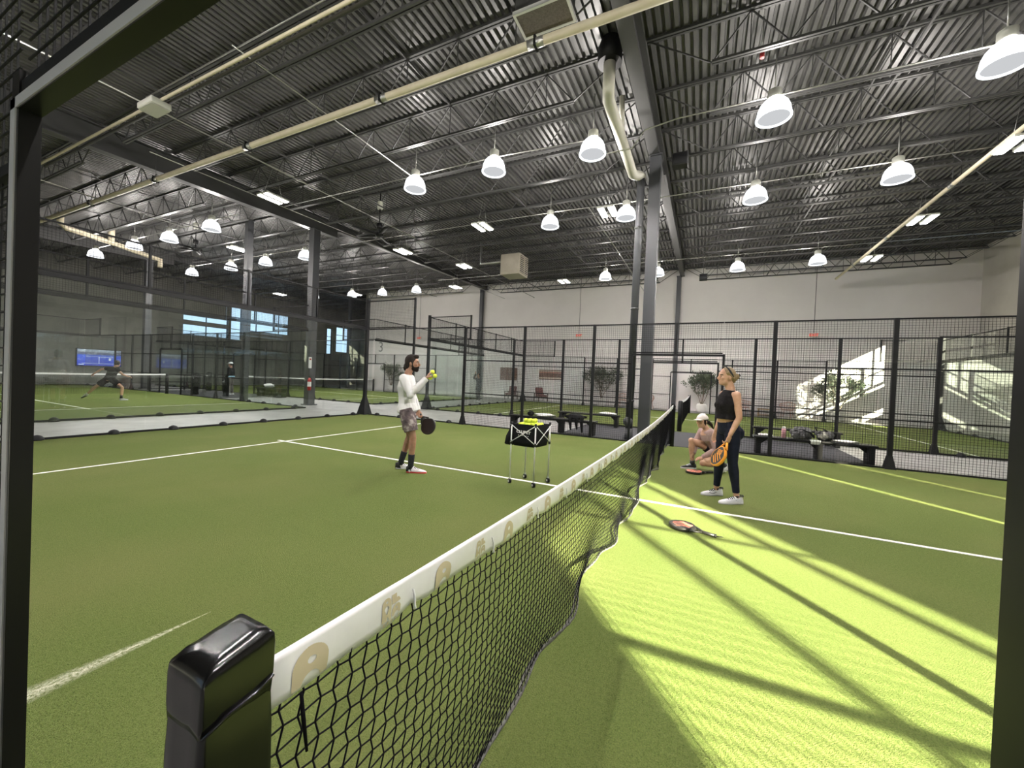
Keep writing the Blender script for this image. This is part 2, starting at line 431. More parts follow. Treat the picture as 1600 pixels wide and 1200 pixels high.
def side_fence(x, cy, label, near=False, lo=-LEN, hi=LEN, right_at=-1.0, clips=True, opening=True):
    t = thing('court_fence', label, 'fence', (x, cy, 0), 0, 'mesh and glass side fences of the courts')
    Hh = 2.98
    P = lambda y, h, **k: post(t, x, cy+y, h, **k)
    m4 = -3.72 if near else -4; m2 = -1.62 if near else -2
    for y in (-6, m4, m2, 2, 4, 6):
        if lo-.01 <= y <= hi+.01: P(y, Hh, w=.075, foot=abs(y) in (4, 6, 3.72))
    rl = (.97, 1.97)
    for a, b in ((-6,m4), (m4,m2), (2,4), (4,6)):
        if a >= lo-.01 and b <= hi+.01: panel(t, x, cy+a+.035, cy+b-.035, .0, Hh, rl)
    if opening:
        for a, b, e in ((m2, right_at, (.035, .054 if near else .008)), (1, 2, (.054 if near else .008, .035))): panel(t, x, cy+a+e[0], cy+b-e[1], 0, Hh, rl)
        for a, b in ((right_at, 0), (0, 1)): panel(t, x, cy+a, cy+b, 2.14 if near else 2.24, Hh)
        P(0, Hh, w=.05, foot=False, z0=2.2)
        dd, ww = (.040, .05) if near else (.05, .05)
        MB().span((x-dd/2, cy+1-.01, 0), (x+dd/2, cy+1+ww-.01, 2.2)).build('gate_post', GATE if near else BLACK, t)
        MB().span((x-dd/2, cy+right_at-ww, 0), (x+dd/2, cy+right_at, 2.2)).build('gate_post', GATE if near else BLACK, t)
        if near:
            MB().span((x-dd/2-.003, cy+right_at-ww, 2.104), (x-dd/2, cy+1+ww-.012, 2.130)).build('header_sheen_strip', SHEENP, t, 'pale strip painted as sheen on the outer edge of the gateway')
            MB().span((x-dd/2-.003, cy+1+.004, 0), (x-dd/2, cy+1+ww-.012, 2.13)).build('post_sheen_strip', SHEENP, t, 'pale strip painted as sheen on the outer edge of the gateway')
        MB().span((x-dd/2, cy+right_at-ww, 2.10 if near else 2.18), (x+dd/2, cy+1+ww-.01, 2.132 if near else 2.23)).build('gate_header', GATE if near else BLACK, t)
    for s in (-1, 1):
        for a in (6, 8):
            y0, y1 = (a, a+2) if s > 0 else (-a-2, -a)
            if s > 0: y1 = min(y1, LEN)
            if y1 > hi+.15 or y0 < lo-.15: continue
            pane(t, cy+y0+.04, cy+y1-.04, x, 2.97, 'y')
            MB().span((x-.015, cy+y0, 2.97), (x+.015, cy+y1, 3.005)).build('top_rail', BLACK, t)
            MB().span((x-.02, cy+y0, -.005), (x+.02, cy+y1, .035)).build('base_rail', BLACK, t)
            if clips:
                for q in (.5, 1.5): clip(t, x, cy+y0+q)
        if (s > 0 and hi > 8) or (s < 0 and lo < -8):
            P(s*8, 4.0, w=.055, foot=False, z0=0 if (cy == 0 and x < 6) else 3.0)
            a, b = (8, LEN) if s > 0 else (-LEN, -8)
            panel(t, x, cy+a+.03, cy+b-.03, 3.02, 3.98)
    return t
def back_wall(y, cx, label, clips=True, posts=True, beam=.05):
    t = thing('glass_back_wall', label, 'glass wall', (cx, y, 0), 0, 'glass end walls of the courts')
    for i in range(5):
        a = cx-W+i*2*W/5; b = a+2*W/5
        pane(t, a, b, y, 2.96, 'x')
        if clips:
            for q in (.5, 1.53): clip(t, a+q, y)
        panel(t, y, a+.02, b-.02, 3.06, 3.98, (), 'x')
        if i: MB().span((a-.02, y-.02, 3.0), (a+.02, y+.02, 4.0)).build('mesh_post', BLACK, t)
    MB().span((cx-W, y-.035, 2.96), (cx+W, y+.035, 2.96+.09)).build('top_rail', BLACK, t)
    MB().span((cx-W, y-.025, -.005), (cx+W, y+.025, .04)).build('base_rail', BLACK, t)
    if posts:
        for s in (-1, 1): post(t, cx+s*W, y, 4.05, .10, .10, fw=.19, fh=.60)
    return t
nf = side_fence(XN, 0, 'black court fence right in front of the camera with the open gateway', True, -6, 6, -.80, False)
side_fence(XF, 0, 'long black mesh fence on the far side of the near court, behind the ball cart')
back_wall(LEN, 0, 'glass end wall of the near court with black domed clips along the turf edge')
side_fence(BX, 0, 'mesh fence beyond the benches, near side of the second court')
side_fence(BF, 0, 'far side mesh fence of the second court, close to the white wall', clips=False)
back_wall(LEN, BC, 'glass end wall of the second court, seen behind the coach and yellow balls')
back_wall(-LEN, BC, 'glass end wall of the second court by the right hand concrete wall')
side_fence(W, CY, 'side fence of the court behind, beside the passage where two men stand', clips=True)
back_wall(CY-LEN, 0, 'glass end wall of the court where the player in black lunges', True, False)
side_fence(BX, CY, 'side fence of the third court along the passage with the fire extinguisher')
side_fence(BF, CY, 'far side fence of the third court against the white wall', clips=False)
back_wall(CY-LEN, BC, 'glass end wall of the third court with the numeral 3 seen through it', True, False)
back_wall(CY+LEN, 0, 'rear glass end wall behind the player in black near the television', False, False)
back_wall(CY+LEN, BC, 'rear glass end wall of the third court below the high windows', False, False)

# numerals seen through the glass, lettered on the far wall
def text(name, body, size, mtl, loc, M3, parent=None, ex=.002, bold=0.0, al='CENTER', sx=1.0):
    c = bpy.data.curves.new(name, 'FONT'); c.body = body; c.size = size; c.extrude = ex; c.offset = bold
    c.align_x = al; c.align_y = 'CENTER'
    c.materials.append(mtl); tmp = bpy.data.objects.new(name, c); COL.objects.link(tmp)
    me = bpy.data.meshes.new_from_object(tmp.evaluated_get(bpy.context.evaluated_depsgraph_get()))
    bpy.data.objects.remove(tmp); bpy.data.curves.remove(c); me.name = name
    o = bpy.data.objects.new(name, me); COL.objects.link(o)
    o.parent = parent
    o.matrix_world = Matrix.Translation(V(loc)) @ M3.to_4x4() @ Matrix.Diagonal((sx, 1, 1, 1))
    return o
FACE_MX = Matrix(((0,0,-1),(-1,0,0),(0,1,0)))      # readable by someone looking along +x
NUM = mat('numeral_grey', (.20,.20,.20), .6)
n3 = text('wall_numeral', '3', 1.25, NUM, (XW-.012, 25.2, 3.75), FACE_MX, None, .004)
tag(n3, 'thin grey numeral 3 painted high on the white wall', 'numeral')
n4 = text('wall_numeral', '4', 1.0, NUM, (XW-.012, 16.75, 3.75), FACE_MX, None, .004)
tag(n4, 'thin grey numeral 4 on the white wall beyond the coach', 'numeral')

# ------------------------------------------------------------------ nets
def ztop(u): return .915 + .080*(abs(u)/4.82)**2.0           # sagging top cord
def our_net():
    t = thing('padel_net', 'padel net in the foreground with white logo band and glossy black padded post', 'net', (0,0,0))
    X0, X1 = -4.815, 4.97
    # posts: a padded sleeve with a folded lid
    p = MB(); px, py = -4.868, -.002
    def ring(z, hx, hy, r, sh=(0,0), tilt=0, puff=0):
        out = []
        for q, (sx, sy) in enumerate(((1,1),(-1,1),(-1,-1),(1,-1))):
            for k in range(5):
                a = math.pi/2*(q+k/4); x = sx*(hx-r)+r*math.cos(a); y = sy*(hy-r)+r*math.sin(a)
                out.append(V((px+sh[0]+x, py+sh[1]+y, z+tilt*x/hx+.012*puff*math.sin(q*2.1+k))))
            for k in (1, 2, 3):
                f = k/4; nx = [(-1,1),(-1,-1),(1,-1),(1,1)][q]
                a0 = V((sx*(hx-r)+r*math.cos(math.pi/2*(q+1)), sy*(hy-r)+r*math.sin(math.pi/2*(q+1)), 0)); a1 = V((nx[0]*(hx-r)+r*math.cos(math.pi/2*(q+1)), nx[1]*(hy-r)+r*math.sin(math.pi/2*(q+1)), 0))
                m_ = a0.lerp(a1, f); out.append(V((px+sh[0]+m_.x, py+sh[1]+m_.y, z+tilt*m_.x/hx+.006*puff*math.sin(3*q+5*f))))
        return out
    p.loft([ring(0,.052,.046,.014), ring(.25,.055,.049,.02), ring(.55,.056,.050,.022), ring(.80,.054,.048,.016), ring(.93,.051,.045,.010), ring(.985,.048,.043,.008,(0,0),0,.25), ring(1.000,.046,.041,.007,(0,0),0,.4)], False)
    o = p.build('net_post', PVC, t, 'glossy black padded cover on the near net post')
    ld = MB(); ld.loft([ring(.978,.0482,.0428,.006,(0,0),.0,.3), ring(.990,.049,.0435,.006,(0,0),.001,.4), ring(1.002,.0495,.044,.005,(0,0),.002,.3), ring(1.046,.0495,.044,.004,(.001,0),.005,.15), ring(1.058,.0485,.043,.004,(.001,0),.007,.1), ring(1.068,.042,.037,.012,(.002,0),.007,.1), ring(1.072,.025,.02,.01,(.002,0),.005)], True)
    ld.build('cover_lid', PVC, o)
    fl = MB()
    fl.tube([(px-.047,py-.044,.978), (px-.02,py-.0455,.990), (px+.02,py-.046,.994), (px+.047,py-.045,1.004)], [.002,.004,.004,.002], 8)
    fl.build('cover_fold', PVC, o)
    q = MB().span((5.00,-.055,0), (5.11,.055,.98)); q.loft([[V((5.055+a*.055, b_*.055, .98)) for a, b_ in ((-1,-1),(1,-1),(1,1),(-1,1))], [V((5.055+a*.012, b_*.012, 1.03)) for a, b_ in ((-1,-1),(1,-1),(1,1),(-1,1))]], True, False)
    q.build('net_post', PVC, t, 'black padded cover on the far net post')
    # band: folded white vinyl with slight billow
    bm = MB(); n = 160; rows = []
    ties = [-4.455+.395*k for k in range(24)]
    def pinch(u): return max([math.exp(-((u-q)/.035)**2) for q in ties])
    def bandpt(u, f, s):
        # f 0 top .. 1 bottom, s side
        pi = pinch(u); hgt = .080 + .004*math.sin(u*9.1) - .012*pi
        wob = (.0035*math.sin(u*15+2.1*f) + .0015*math.sin(u*37+f*4))*f*(1-.5*pi)
        return V((u, s*(.0045*math.sin(math.pi*min(1, .12+f*.8))+.0030)*(1-.3*pi) + wob, ztop(u)-hgt*f))
    for i in range(n+1):
        u = X0-.01+(X1-X0+.02)*i/n
        rows.append([bandpt(u, f, 1) for f in (0,.1,.3,.55,.8,1)] + [bandpt(u, f, -1) for f in (1,.8,.55,.3,.1,0)])
    bm.loft(rows, True, True)
    band = bm.build('net_band', BAND, t, 'white vinyl band with beige lettering')
    # printed marks on the side that faces the camera (s = -1)
    def onband(u, f): return bandpt(u, f, -1) + V((0, -.0012, 0))
    def mark(polys, u0, w, f0, f1):
        mb = MB()
        for poly, hole in polys:
            # grid fill of the shape so that it follows the cloth
            pass
        return mb
    def fillmark(inside, u0, w, f0, f1, nx, ny):
        mb = MB()
        for i in range(nx):
            for j in range(ny):
                a, b_ = (i+.5)/nx, (j+.5)/ny
                if inside(a, b_):
                    c = [onband(u0+w*x/nx, f0+(f1-f0)*(1-y/ny)) for x, y in ((i,j),(i+1,j),(i+1,j+1),(i,j+1))]
                    mb.add(c, [(0,1,2,3)])
        return mb
    def letA(a, b_):
        # arch with flat right shoulder, round counter, arched foot
        if b_ > .5 and ((a-.5)/.5)**2 + ((b_-.5)/.5)**2 > 1 : return False
        if ((a-.52)/.12)**2 + ((b_-.62)/.10)**2 < 1: return False
        if b_ < .30 and abs(a-.52) < .26 and ((a-.52)/.26)**2 + (b_/.30)**2 < 1: return False
        return True
    def letL(a, b_): return a < .55 and b_ > .0 or (b_ < .5 and a < 1-.25*(b_/.5)**2)
    def letM(a, b_):
        if b_ > .55 and abs(a-.5) < .22*(b_-.5)/.5: return False
        return not (b_ < .28 and abs(a-.62) < .10)
    for k in range(24):
        u = ties[k]-.308
        if u < X0+.02 or u > 3.5: continue
        nn = (64, 56) if k < 2 else (40, 36) if k < 4 else (20, 18) if k < 7 else (10, 9)
        fillmark(letA, u, .072, .16, .93, *nn).build('printed_letter', BEIGE, band)
        mb = MB()
        u2 = ties[k]-.098; m_ = nn[0]//2
        for fn, du, fa, fb in ((letA, 0, .20, .50), (letL, .029, .20, .46), (letM, 0, .50, .82), (letA, .030, .50, .80)):
            q = fillmark(fn, u2+du, .027, fa, fb, m_, m_); mb.add(q.v, q.f)
        for z in range(5):
            q = fillmark(lambda a, b_: abs(a-.3) < .22 or b_ > .6, u2+.004+.0115*z, .006, .86, .93, 3, 4); mb.add(q.v, q.f)
        mb.build('printed_letter', BEIGE, band)
    for q in ties:
        if q > 4.9: continue
        MB().tube([bandpt(q,.45,-1)+V((0,-.004,0)), bandpt(q,.7,-1)+V((.002,-.008,0)), bandpt(q,1.0,-1)+V((.006,-.007,-.004)), bandpt(q,1.0,-1)+V((.005,-.009,-.012))], [.0022,.003,.003,.0042], 6).build('tie_cord', BAND, band)
    # mesh
    mb = MB(); s = .0365; nx = int((X1-X0)/s); nz = 24; r = .0021
    def zb(u): return .085 + .035*math.sin(u*1.9+.6) + .02*math.sin(u*4.7) - .03*math.exp(-((u-.5)/1.6)**2)
    def pt(i, k):
        f = k/nz; wig = .0050*(1 if (i+k) % 2 else -1)
        u = X0+.005+(i+0.0)*s; a = ztop(u)-.060; b_ = zb(u)
        z = a+(b_-a)*f
        y = .05*f*f + .012*math.sin(u*2.3)*f + .02*f*f*math.sin(u*5.1+1)
        if f > .88: y += .02*(f-.88)/.12*math.sin(u*9)
        sh = .012*math.sin(u*1.3)*f
        return V((u+wig+sh, y, z + .0018*(1 if (i+k) % 2 else -1)))
    G = [[pt(i, k) for k in range(nz+1)] for i in range(nx+1)]
    def strand(p, q):
        t_ = (q-p).normalized(); a = t_.orthogonal().normalized(); b_ = t_.cross(a)
        o3 = [a*r, (-.5*a+.866*b_)*r, (-.5*a-.866*b_)*r]
        base = len(mb.v); mb.v += [p+w_ for w_ in o3] + [q+w_ for w_ in o3]
        for e in range(3): mb.f.append([base+e, base+(e+1) % 3, base+3+(e+1) % 3, base+3+e]); mb.sm.append(True)
    for i in range(nx+1):
        for k in range(nz):
            strand(G[i][k], G[i][k+1])
            if i < nx: strand(G[i][k], G[i+1][k])
    net = mb.build('net_mesh', NETM, t)
    hem = MB()
    hem.tube([G[i][nz] for i in range(0, nx+1)], .006, 6)
    hem.tube([G[i][nz]+V((0,.018+.008*math.sin(i*.4),-.018)) for i in range(0, nx+1, 2)], .007, 6)
    hem.build('bottom_cord', noisy('grey_cord', (.05,.05,.05), (.16,.155,.14), 40, .9), t)
    MB().tube([(-4.745,-.010,.905), (-4.742,-.014,.86), (-4.735,-.016,.80)], [.0035,.004,.0025], 6).build('loose_tie', NETM, t)
our_net()
def far_net(cx, cy, label):
    t = thing('padel_net', label, 'net', (cx, cy, 0), 0, 'nets of the other courts')
    for s in (-1, 1):
        x = cx+s*4.95
        MB().tube([(x,cy,0), (x,cy,.96), (x,cy,.985)], [.07,.07,.04], 12).build('net_post', BLACK, t)
    bd = MB(); n = 24
    bd.loft([[V((cx+u, cy+y, ztop(u*.95)-z)) for y, z in ((-.008,0),(.008,0),(.01,.07),(-.01,.07))] for u in [-4.88+9.76*i/n for i in range(n+1)]], True, False)
    bd.build('net_band', BAND, t)
    m = MB(); r = .0018
    for i in range(1, 195): u = -4.88+i*.05; m.bar((cx+u, cy, .05), (cx+u, cy, ztop(u)-.06), 2*r)
    for k in range(17): m.bar((cx-4.88, cy, .06+k*.05), (cx+4.88, cy, .06+k*.05), 2*r)
    m.build('net_mesh', NETM, t)
far_net(BC, 0, 'net of the second court seen end-on through the far gateway')
far_net(0, CY, 'net behind the lunging player in black')
far_net(BC, CY, 'net of the third court beyond the fire extinguisher')

# ------------------------------------------------------------------ lamps and roof services
def add_light(kind, name, parent, loc, power, col=(1,1,1), size=.1):
    d = bpy.data.lights.new(name, kind); d.energy = power; d.color = col
    d.shadow_soft_size = size
    if kind == 'SPOT': d.spot_size = R(164); d.spot_blend = .45
    o = bpy.data.objects.new(name, d); COL.objects.link(o); o.parent = parent; o.location = loc; return o
LAMP_W, LAMP_P = 520, 330
def make_highbay():
    t = thing('ceiling_lamp', '', 'ceiling lamp', (0,0,0))
    MB().lathe((0,0,0), [(.288,0), (.284,.07), (.268,.16), (.235,.24), (.185,.30), (.115,.34)], 28, cap=False).build('lamp_shade', SHELL, t, world=False)
    MB().lathe((0,0,-.012), [(.262,0), (.30,.0), (.30,.026), (.262,.026)], 28, cap=False).build('lamp_rim', RIMLIT, t, world=False)
    MB().lathe((0,0,.012), [(.01,.0), (.262,0), (.262,.008), (.01,.008)], 28).build('lamp_lens', LENS, t, world=False)
    MB().lathe((0,0,.34), [(.10,0), (.115,.03), (.115,.17), (.07,.20)], 18).build('ballast_housing', FIXW, t, world=False)
    MB().tube([(0,0,.54), (0,0,1.35)], .012, 6).build('hanger_rod', GALV, t, world=False)
    add_light('SPOT', 'lamp_beam', t, (0,0,-.03), LAMP_W, (1,.95,.91), .05); add_light('POINT', 'lamp_bulb', t, (0,0,.17), LAMP_P, (1,.94,.89), .09)
    return t
HB = [(3.5,-4.58,'nearest lamp, large, cut by the right edge of the picture'), (3.62,-1.6,'lamp right of the central girder, second along the near row'), (3.55,1.85,'lamp just left of the big cream drain pipe'), (3.4,4.3,'lamp third from the drain pipe, over the near court'), (3.43,6.8,'lamp at the end of the near row, above the dark fan'),
      (3.2,16.3,'lamp highest in the left group beyond the girder'), (3.31,19.6,'lamp second highest in the left group'), (3.3,22.6,'lamp in front of the cream pipe at the far left'), (3.28,26.5,'lamp nearest the left door frame'),
      (7.2,-4.57,'lamp beside the slanting cream pipe at the right'), (7.3,-1.68,'lamp in the second row right of the column'), (7.3,1.75,'lamp just left of the column top, beside a bright panel'), (7.16,4.2,'lamp in the second row left of the column'),
      (6.95,16.1,'lamp partly hidden by the left steel column'), (6.98,19.06,'lamp in the second left row, right of centre'), (7.0,22.0,'lamp in the second left row, middle'), (6.97,25.7,'small lamp low at the left in the second row'),
      (14.32,-4.55,'far lamp near the white wall, right of the girder end'), (14.43,-1.76,'far lamp right of the girder end by the black speaker'), (14.33,1.5,'far lamp half hidden behind the column'), (14.35,3.95,'far lamp left of the column near the white wall'),
      (14.17,15.6,'far lamp above the tall dark post by the white wall'), (14.18,18.4,'far lamp left of the tall dark post'), (14.1,21.05,'far lamp overlapping a bright panel'), (13.7,24.25,'far lamp seen behind the left column'),
      (-3.9,-4.58,'fill lamp of the added unseen row behind the near gateway, first'), (-3.9,-1.6,'fill lamp of the added unseen row behind the near gateway, second'), (-3.9,1.85,'fill lamp of the added unseen row behind the near gateway, third'), (-3.9,5.5,'fill lamp of the added unseen row behind the near gateway, fourth'), (-3.9,10.5,'fill lamp of the added unseen row behind the near gateway, fifth')]  # this last row is unseen, added to brighten the near court
hb = None
for x, y, lb in HB:
    lb = 'glowing glass dome ' + lb
    lb = ' '.join(lb.split()[:16])
    if hb is None: hb = make_highbay(); hb.location = (x, y, 6.6); hb['label'] = lb; hb['group'] = 'dome lamps under the roof'; hb['category'] = 'ceiling lamp'
    else: dup(hb, (x, y, 6.6), None, lb)
def make_led():
    t = thing('ceiling_light_panel', '', 'ceiling light', (0,0,0), 0, 'rectangular light panels under the roof')
    for s in (-1, 1):
        o = MB().box((0, s*.16, .03), (.74, .20, .05)).build('housing', FIXW, t, world=False)
        MB().box((0, s*.16, -.003), (.70, .16, .018)).build('light_strip', LEDM, t, world=False)
    MB().bar((-.3,-.16,.06), (-.3,.16,.06), .03).bar((.3,-.16,.06), (.3,.16,.06), .03).build('bracket', FIXW, t, world=False)
    for s in (-1, 1): MB().tube([(s*.3,0,.06), (s*.06,0,.9)], .006, 5).build('hanger_wire', GALV, t, world=False)
    return t
LED = [(2.78,12.0,'large one beside the left girder'), (5.6,18.9,'one in the left group beyond the column'), (8.4,11.6,'one just right of the fan'), (7.13,6.8,'one right of the dark fan, over the walkway'), (7.4,2.35,'one touching a dome lamp left of the column'), (11.2,10.2,'one along the left girder before the heater'),
       (14.9,13.2,'one at the end of the left girder'), (15.4,6.45,'small one near the white wall right of the heater'), (13.25,27.4,'small one above the high windows'), (14.8,21.5,'one overlapping a far dome lamp'), (6.97,-6.45,'one cut by the right picture edge'), (11.24,-6.5,'one right of the slanting pipe, middle'), (15.3,-6.5,'one farthest along the slanting pipe')]
led = None
for x, y, lb in LED:
    lb = 'bright twin strip light panel, ' + lb
    if led is None: led = make_led(); led.location = (x, y, 6.9); led['label'] = lb
    else: dup(led, (x, y, 6.9), None, lb)

def pipe(name, label, cat, pts, r, m, n=12, rings=(), rm=None, group=None):
    t = thing(name, label, cat, pts[0], 0, group)
    MB().tube(pts, r, n).build('pipe', m, t)
    for p, q in rings: MB().tube([p, q], r*1.12, n).build('coupling', rm, t)
    return t
ycp = [(.62, y) for y in (23.5, 19, 14.5, 9.4, 5.1, 2.05, -.5)]
t = pipe('sprinkler_main', 'long straight cream pipe crossing under the roof from upper middle to left', 'pipe', [(.66,-3,6.9), (.66,24.9,6.9)], .068, CREAM)
for y in (2.05, 5.35, 9.7, 14.2, 18.6):
    MB().tube([(.66,y-.14,6.9), (.66,y+.14,6.9)], .074, 12).build('coupling', GALV, t); MB().box((.66,y,6.9), (.165,.035,.165)).build('hanger_clamp', BLACK, t)
    if y > 3: MB().tube([(.66,y,6.95), (.66,y,zdeck(.66)-.1)], .006, 5).build('hanger_rod', STEEL, t)
t = pipe('sprinkler_branch', 'slanting cream pipe at the right running to the white far wall', 'pipe', [(4.5,-6.24,7.0), (18.9,-6.24,7.0)], .052, CREAM)
for x in (9, 13, 16.4): MB().tube([(x-.1,-6.24,7), (x+.1,-6.24,7)], .06, 12).build('coupling', GALV, t); MB().tube([(x,-6.24,7), (x,-6.24,zdeck(x)-.1)], .006, 5).build('hanger_rod', STEEL, t)
t = pipe('drain_pipe', 'big off-white drain pipe running from the roof down the front of the central column', 'pipe', [(2.42,1.27,7.75), (2.42,1.27,7.12), (2.50,1.28,6.98), (4.6,1.22,6.80), (5.02,1.20,6.74), (5.12,1.17,6.76), (5.40,1.08,6.86), (5.52,1.05,6.88)], .115, OFFW, 16)
MB().lathe((2.42,1.27,7.62), [(.23,0), (.23,.30), (.18,.45)], 20).build('roof_drain', BLACK, t)
MB().tube([(3.5,1.23,7.7), (3.62,1.24,7.2), (3.7,1.24,6.98)], .06, 12).build('branch_pipe', OFFW, t)
ds = MB().tube([(5.46,1.06,6.84), (5.46,1.06,6.0), (5.46,1.08,.30)], .095, 14).build('downspout', COLM, t, 'dark grey downpipe beside the column')
MB().lathe((5.46,1.08,0), [(.11,0), (.11,.1), (.10,.3)], 14).build('pipe_boot', COLM, ds)
MB().ball((5.40,1.10,.47), (.10,.13,.13)).build('cleanout_cap', COLM, ds)
for z in (1.0, 3.4, 5.5): MB().tube([(5.46,1.07,z), (5.46,1.07,z+.05)], .102, 14).build('strap', STEEL, ds)
t = pipe('wall_drain', 'kinked cream pipe high at the left behind the door frame', 'pipe', [(1.3,23.6,7.55), (1.3,23.6,7.12), (1.5,23.7,7.0), (3.3,24.4,6.98), (4.9,25.1,6.92), (5.3,25.2,6.9), (5.3,25.2,6.5)], .11, CREAM)
MB().tube([(3.1,24.3,7.0), (3.1,24.3,7.6)], .12, 12).build('branch_pipe', CREAM, t)
# conduits
def conduit(label, pts, r=.016, m=None): tag(MB().tube(pts, r, 6).build('ceiling_conduit', m or GALV), label, 'conduit')
conduit('thin silver conduit over the near row of dome lamps, dipping at the drain pipe', [(3.68,-11.9,7.05), (3.68,.1,7.05), (3.66,.75,6.95), (3.64,1.0,6.6), (3.64,1.6,6.6), (3.62,1.9,6.98), (3.5,4.3,7.02), (3.5,12.5,7.02)])
conduit('thin silver conduit over the second row of dome lamps', [(7.36,-11.9,7.1), (7.36,2,7.1), (7.24,4,7.1), (7.24,14.2,7.1)])
conduit('thin silver conduit over the far row of dome lamps', [(14.5,-11.9,7.3), (14.5,14.2,7.3)])
conduit('thin silver conduit over the left group of dome lamps', [(3.36,15,7.05), (3.36,30,7.05)])
conduit('thin silver conduit over the second left row of dome lamps', [(7.05,15,7.1), (7.05,30,7.1)])
conduit('pale conduit running toward the end lamp of the near row', [(-1.2,7.0,7.05), (3.4,6.95,7.0)], .013)
conduit('long silver conduit running deep toward the far wall left of the fan', [(-3,10.6,7.1), (20.9,10.5,7.35)], .02)
conduit('conduit running deep along the left girder', [(0,12.9,7.1), (20.9,12.9,7.4)], .014)
conduit('conduit running deep past the far white wall at the heater', [(7.5,3.0,7.2), (20.9,3.0,7.4)], .016)
conduit('double pale conduit with the grey box at the upper left', [(-1.0,16.8,7.0), (-1.0,-1,7.0)], .03, CREAM)
conduit('dark strut beside the pale conduit at the upper left', [(-.86,16.8,7.04), (-.86,-1,7.04)], .035, STEEL)
conduit('upper thin conduit beside the pale double conduit at upper left', [(-1.12,10.2,7.06), (-1.12,-1,7.06)], .014)
conduit('thin conduit running toward the left group of lamps', [(-1.2,18.2,7.05), (3.2,18.1,6.9)], .013)
t = thing('ceiling_junction_box', 'pale grey rectangular box on the conduit at the upper left', 'electrical box', (-1.0,10.2,6.9))
MB().rbox((-1.0,10.15,6.93), (.36,.62,.13), .03).build('box_body', FIXW, t)
MB().rbox((-1.0,10.15,6.855), (.32,.56,.02), .03).build('box_cover', FIXW, t)
# heater
t = thing('unit_heater', 'beige box heater with louvred front hanging near the far white wall', 'heater', (11.1,7.5,6.1))
MB().rbox((11.1,7.4,6.62), (.95,.95,.92), .03).build('heater_body', HEAT, t)
lv = MB()
MB().span((10.72,6.905,6.24), (11.48,6.925,7.0)).build('louvre_recess', BLACK, t)
for k in range(9): lv.bar((10.70,6.90,6.26+.085*k), (11.50,6.90,6.26+.085*k), .03, .035)
lv.bar((11.1,6.895,6.22), (11.1,6.895,7.02), .04); lv.build('louvre', HEAT, t)
for a, b in ((-.4,-.4), (.4,-.4), (-.4,.4), (.4,.4)): MB().tube([(11.1+a,7.4+b,7.05), (11.1+a,7.4+b,zdeck(11)-.1)], .008, 5).build('hanger_rod', STEEL, t)
MB().tube([(11.1,7.88,6.9), (11.1,9.2,6.9), (11.1,9.2,7.9)], .06, 10).build('flue_pipe', GALV, t)
# ceiling filter unit, top middle
t = thing('ventilation_unit', 'rectangular vent unit with silver frame at the top middle of the roof', 'vent', (.62,1.9,7.2))
MB().span((.40,1.48,7.24), (.84,2.32,7.75)).build('vent_case', STEEL, t)
f = MB()
for a, b in (((.37,1.45,7.2),(.87,1.49,7.26)), ((.37,2.31,7.2),(.87,2.35,7.26)), ((.37,1.49,7.2),(.41,2.31,7.26)), ((.83,1.49,7.2),(.87,2.31,7.26))): f.span(a, b)
f.build('vent_frame', ALU, t)
MB().span((.41,1.49,7.21), (.83,2.31,7.235)).build('filter_mesh', noisy('filter_brown', (.10,.085,.07), (.16,.14,.12), 40, .9, .2), t)
# speakers
for x, y, z, lb in ((5.0,.10,6.85,'black loudspeaker hanging just right of the column top'), (16.7,-.42,6.95,'small black loudspeaker near the far end of the girder')):
    t = thing('hanging_speaker', lb, 'speaker', (x,y,z))
    MB().rbox((x,y,z), (.26,.36,.30), .03).build('speaker_cabinet', SCREENB, t); MB().rbox((x-.135,y,z-.01), (.012,.31,.25), .005).build('speaker_grille', BLACK, t)
    MB().tube([(x,y,z+.14), (x,y,zdeck(x)-.05)], .014, 6).build('bracket', STEEL, t)
# fans
def fan(x, y, z, r, lb, n=5, a0=.4):
    t = thing('ceiling_fan', lb, 'fan', (x,y,z), 0, 'big dark ceiling fans')
    MB().lathe((x,y,z), [(.06,-.06), (.14,-.03), (.14,.05), (.06,.10)], 18).build('fan_hub', BLACK, t)
    MB().lathe((x,y,z+.25), [(.09,0), (.10,.02), (.10,.17), (.05,.2)], 16).build('fan_motor', BLACK, t)
    MB().tube([(x,y,z+.05), (x,y,zdeck(x)-.05)], .022, 8).build('fan_rod', BLACK, t)
    MB().lathe((x,y,z+.95), [(.09,0), (.10,.02), (.10,.25), (.09,.27)], 14).build('fan_mount', FIXW, t)
    for k in range(n):
        a = a0+2*math.pi*k/n; c, s = math.cos(a), math.sin(a)
        rings = []
        for d, w, tw in ((.12,.05,.35), (.3,.10,.3), (.7*r,.095,.18), (r,.05,.1)):
            rings.append([V((x+c*d-s*q*w, y+s*d+c*q*w, z+q*w*tw+h)) for q, h in ((-1,0),(0,.012),(1,0),(0,-.012))])
        MB().loft(rings).build('fan_blade', BLACK, t)
fan(5.8, 10.45, 6.6, 1.05, 'black five-blade ceiling fan between the left column and the dome lamps')
fan(4.76, 20.7, 6.8, .9, 'distant black ceiling fan in the left group of lamps', 5, .9)
# red sprinkler head
t = thing('ceiling_sprinkler', 'small red sprinkler fitting under the roof right of the girder', 'sprinkler', (2.9,-1.3,7.3))
MB().tube([(2.9,-1.3,7.28), (2.9,-1.3,7.4)], .035, 10).build('valve', RED, t); MB().tube([(2.9,-1.3,7.38), (2.9,-1.3,8.0)], .014, 6).build('drop_pipe', GALV, t)

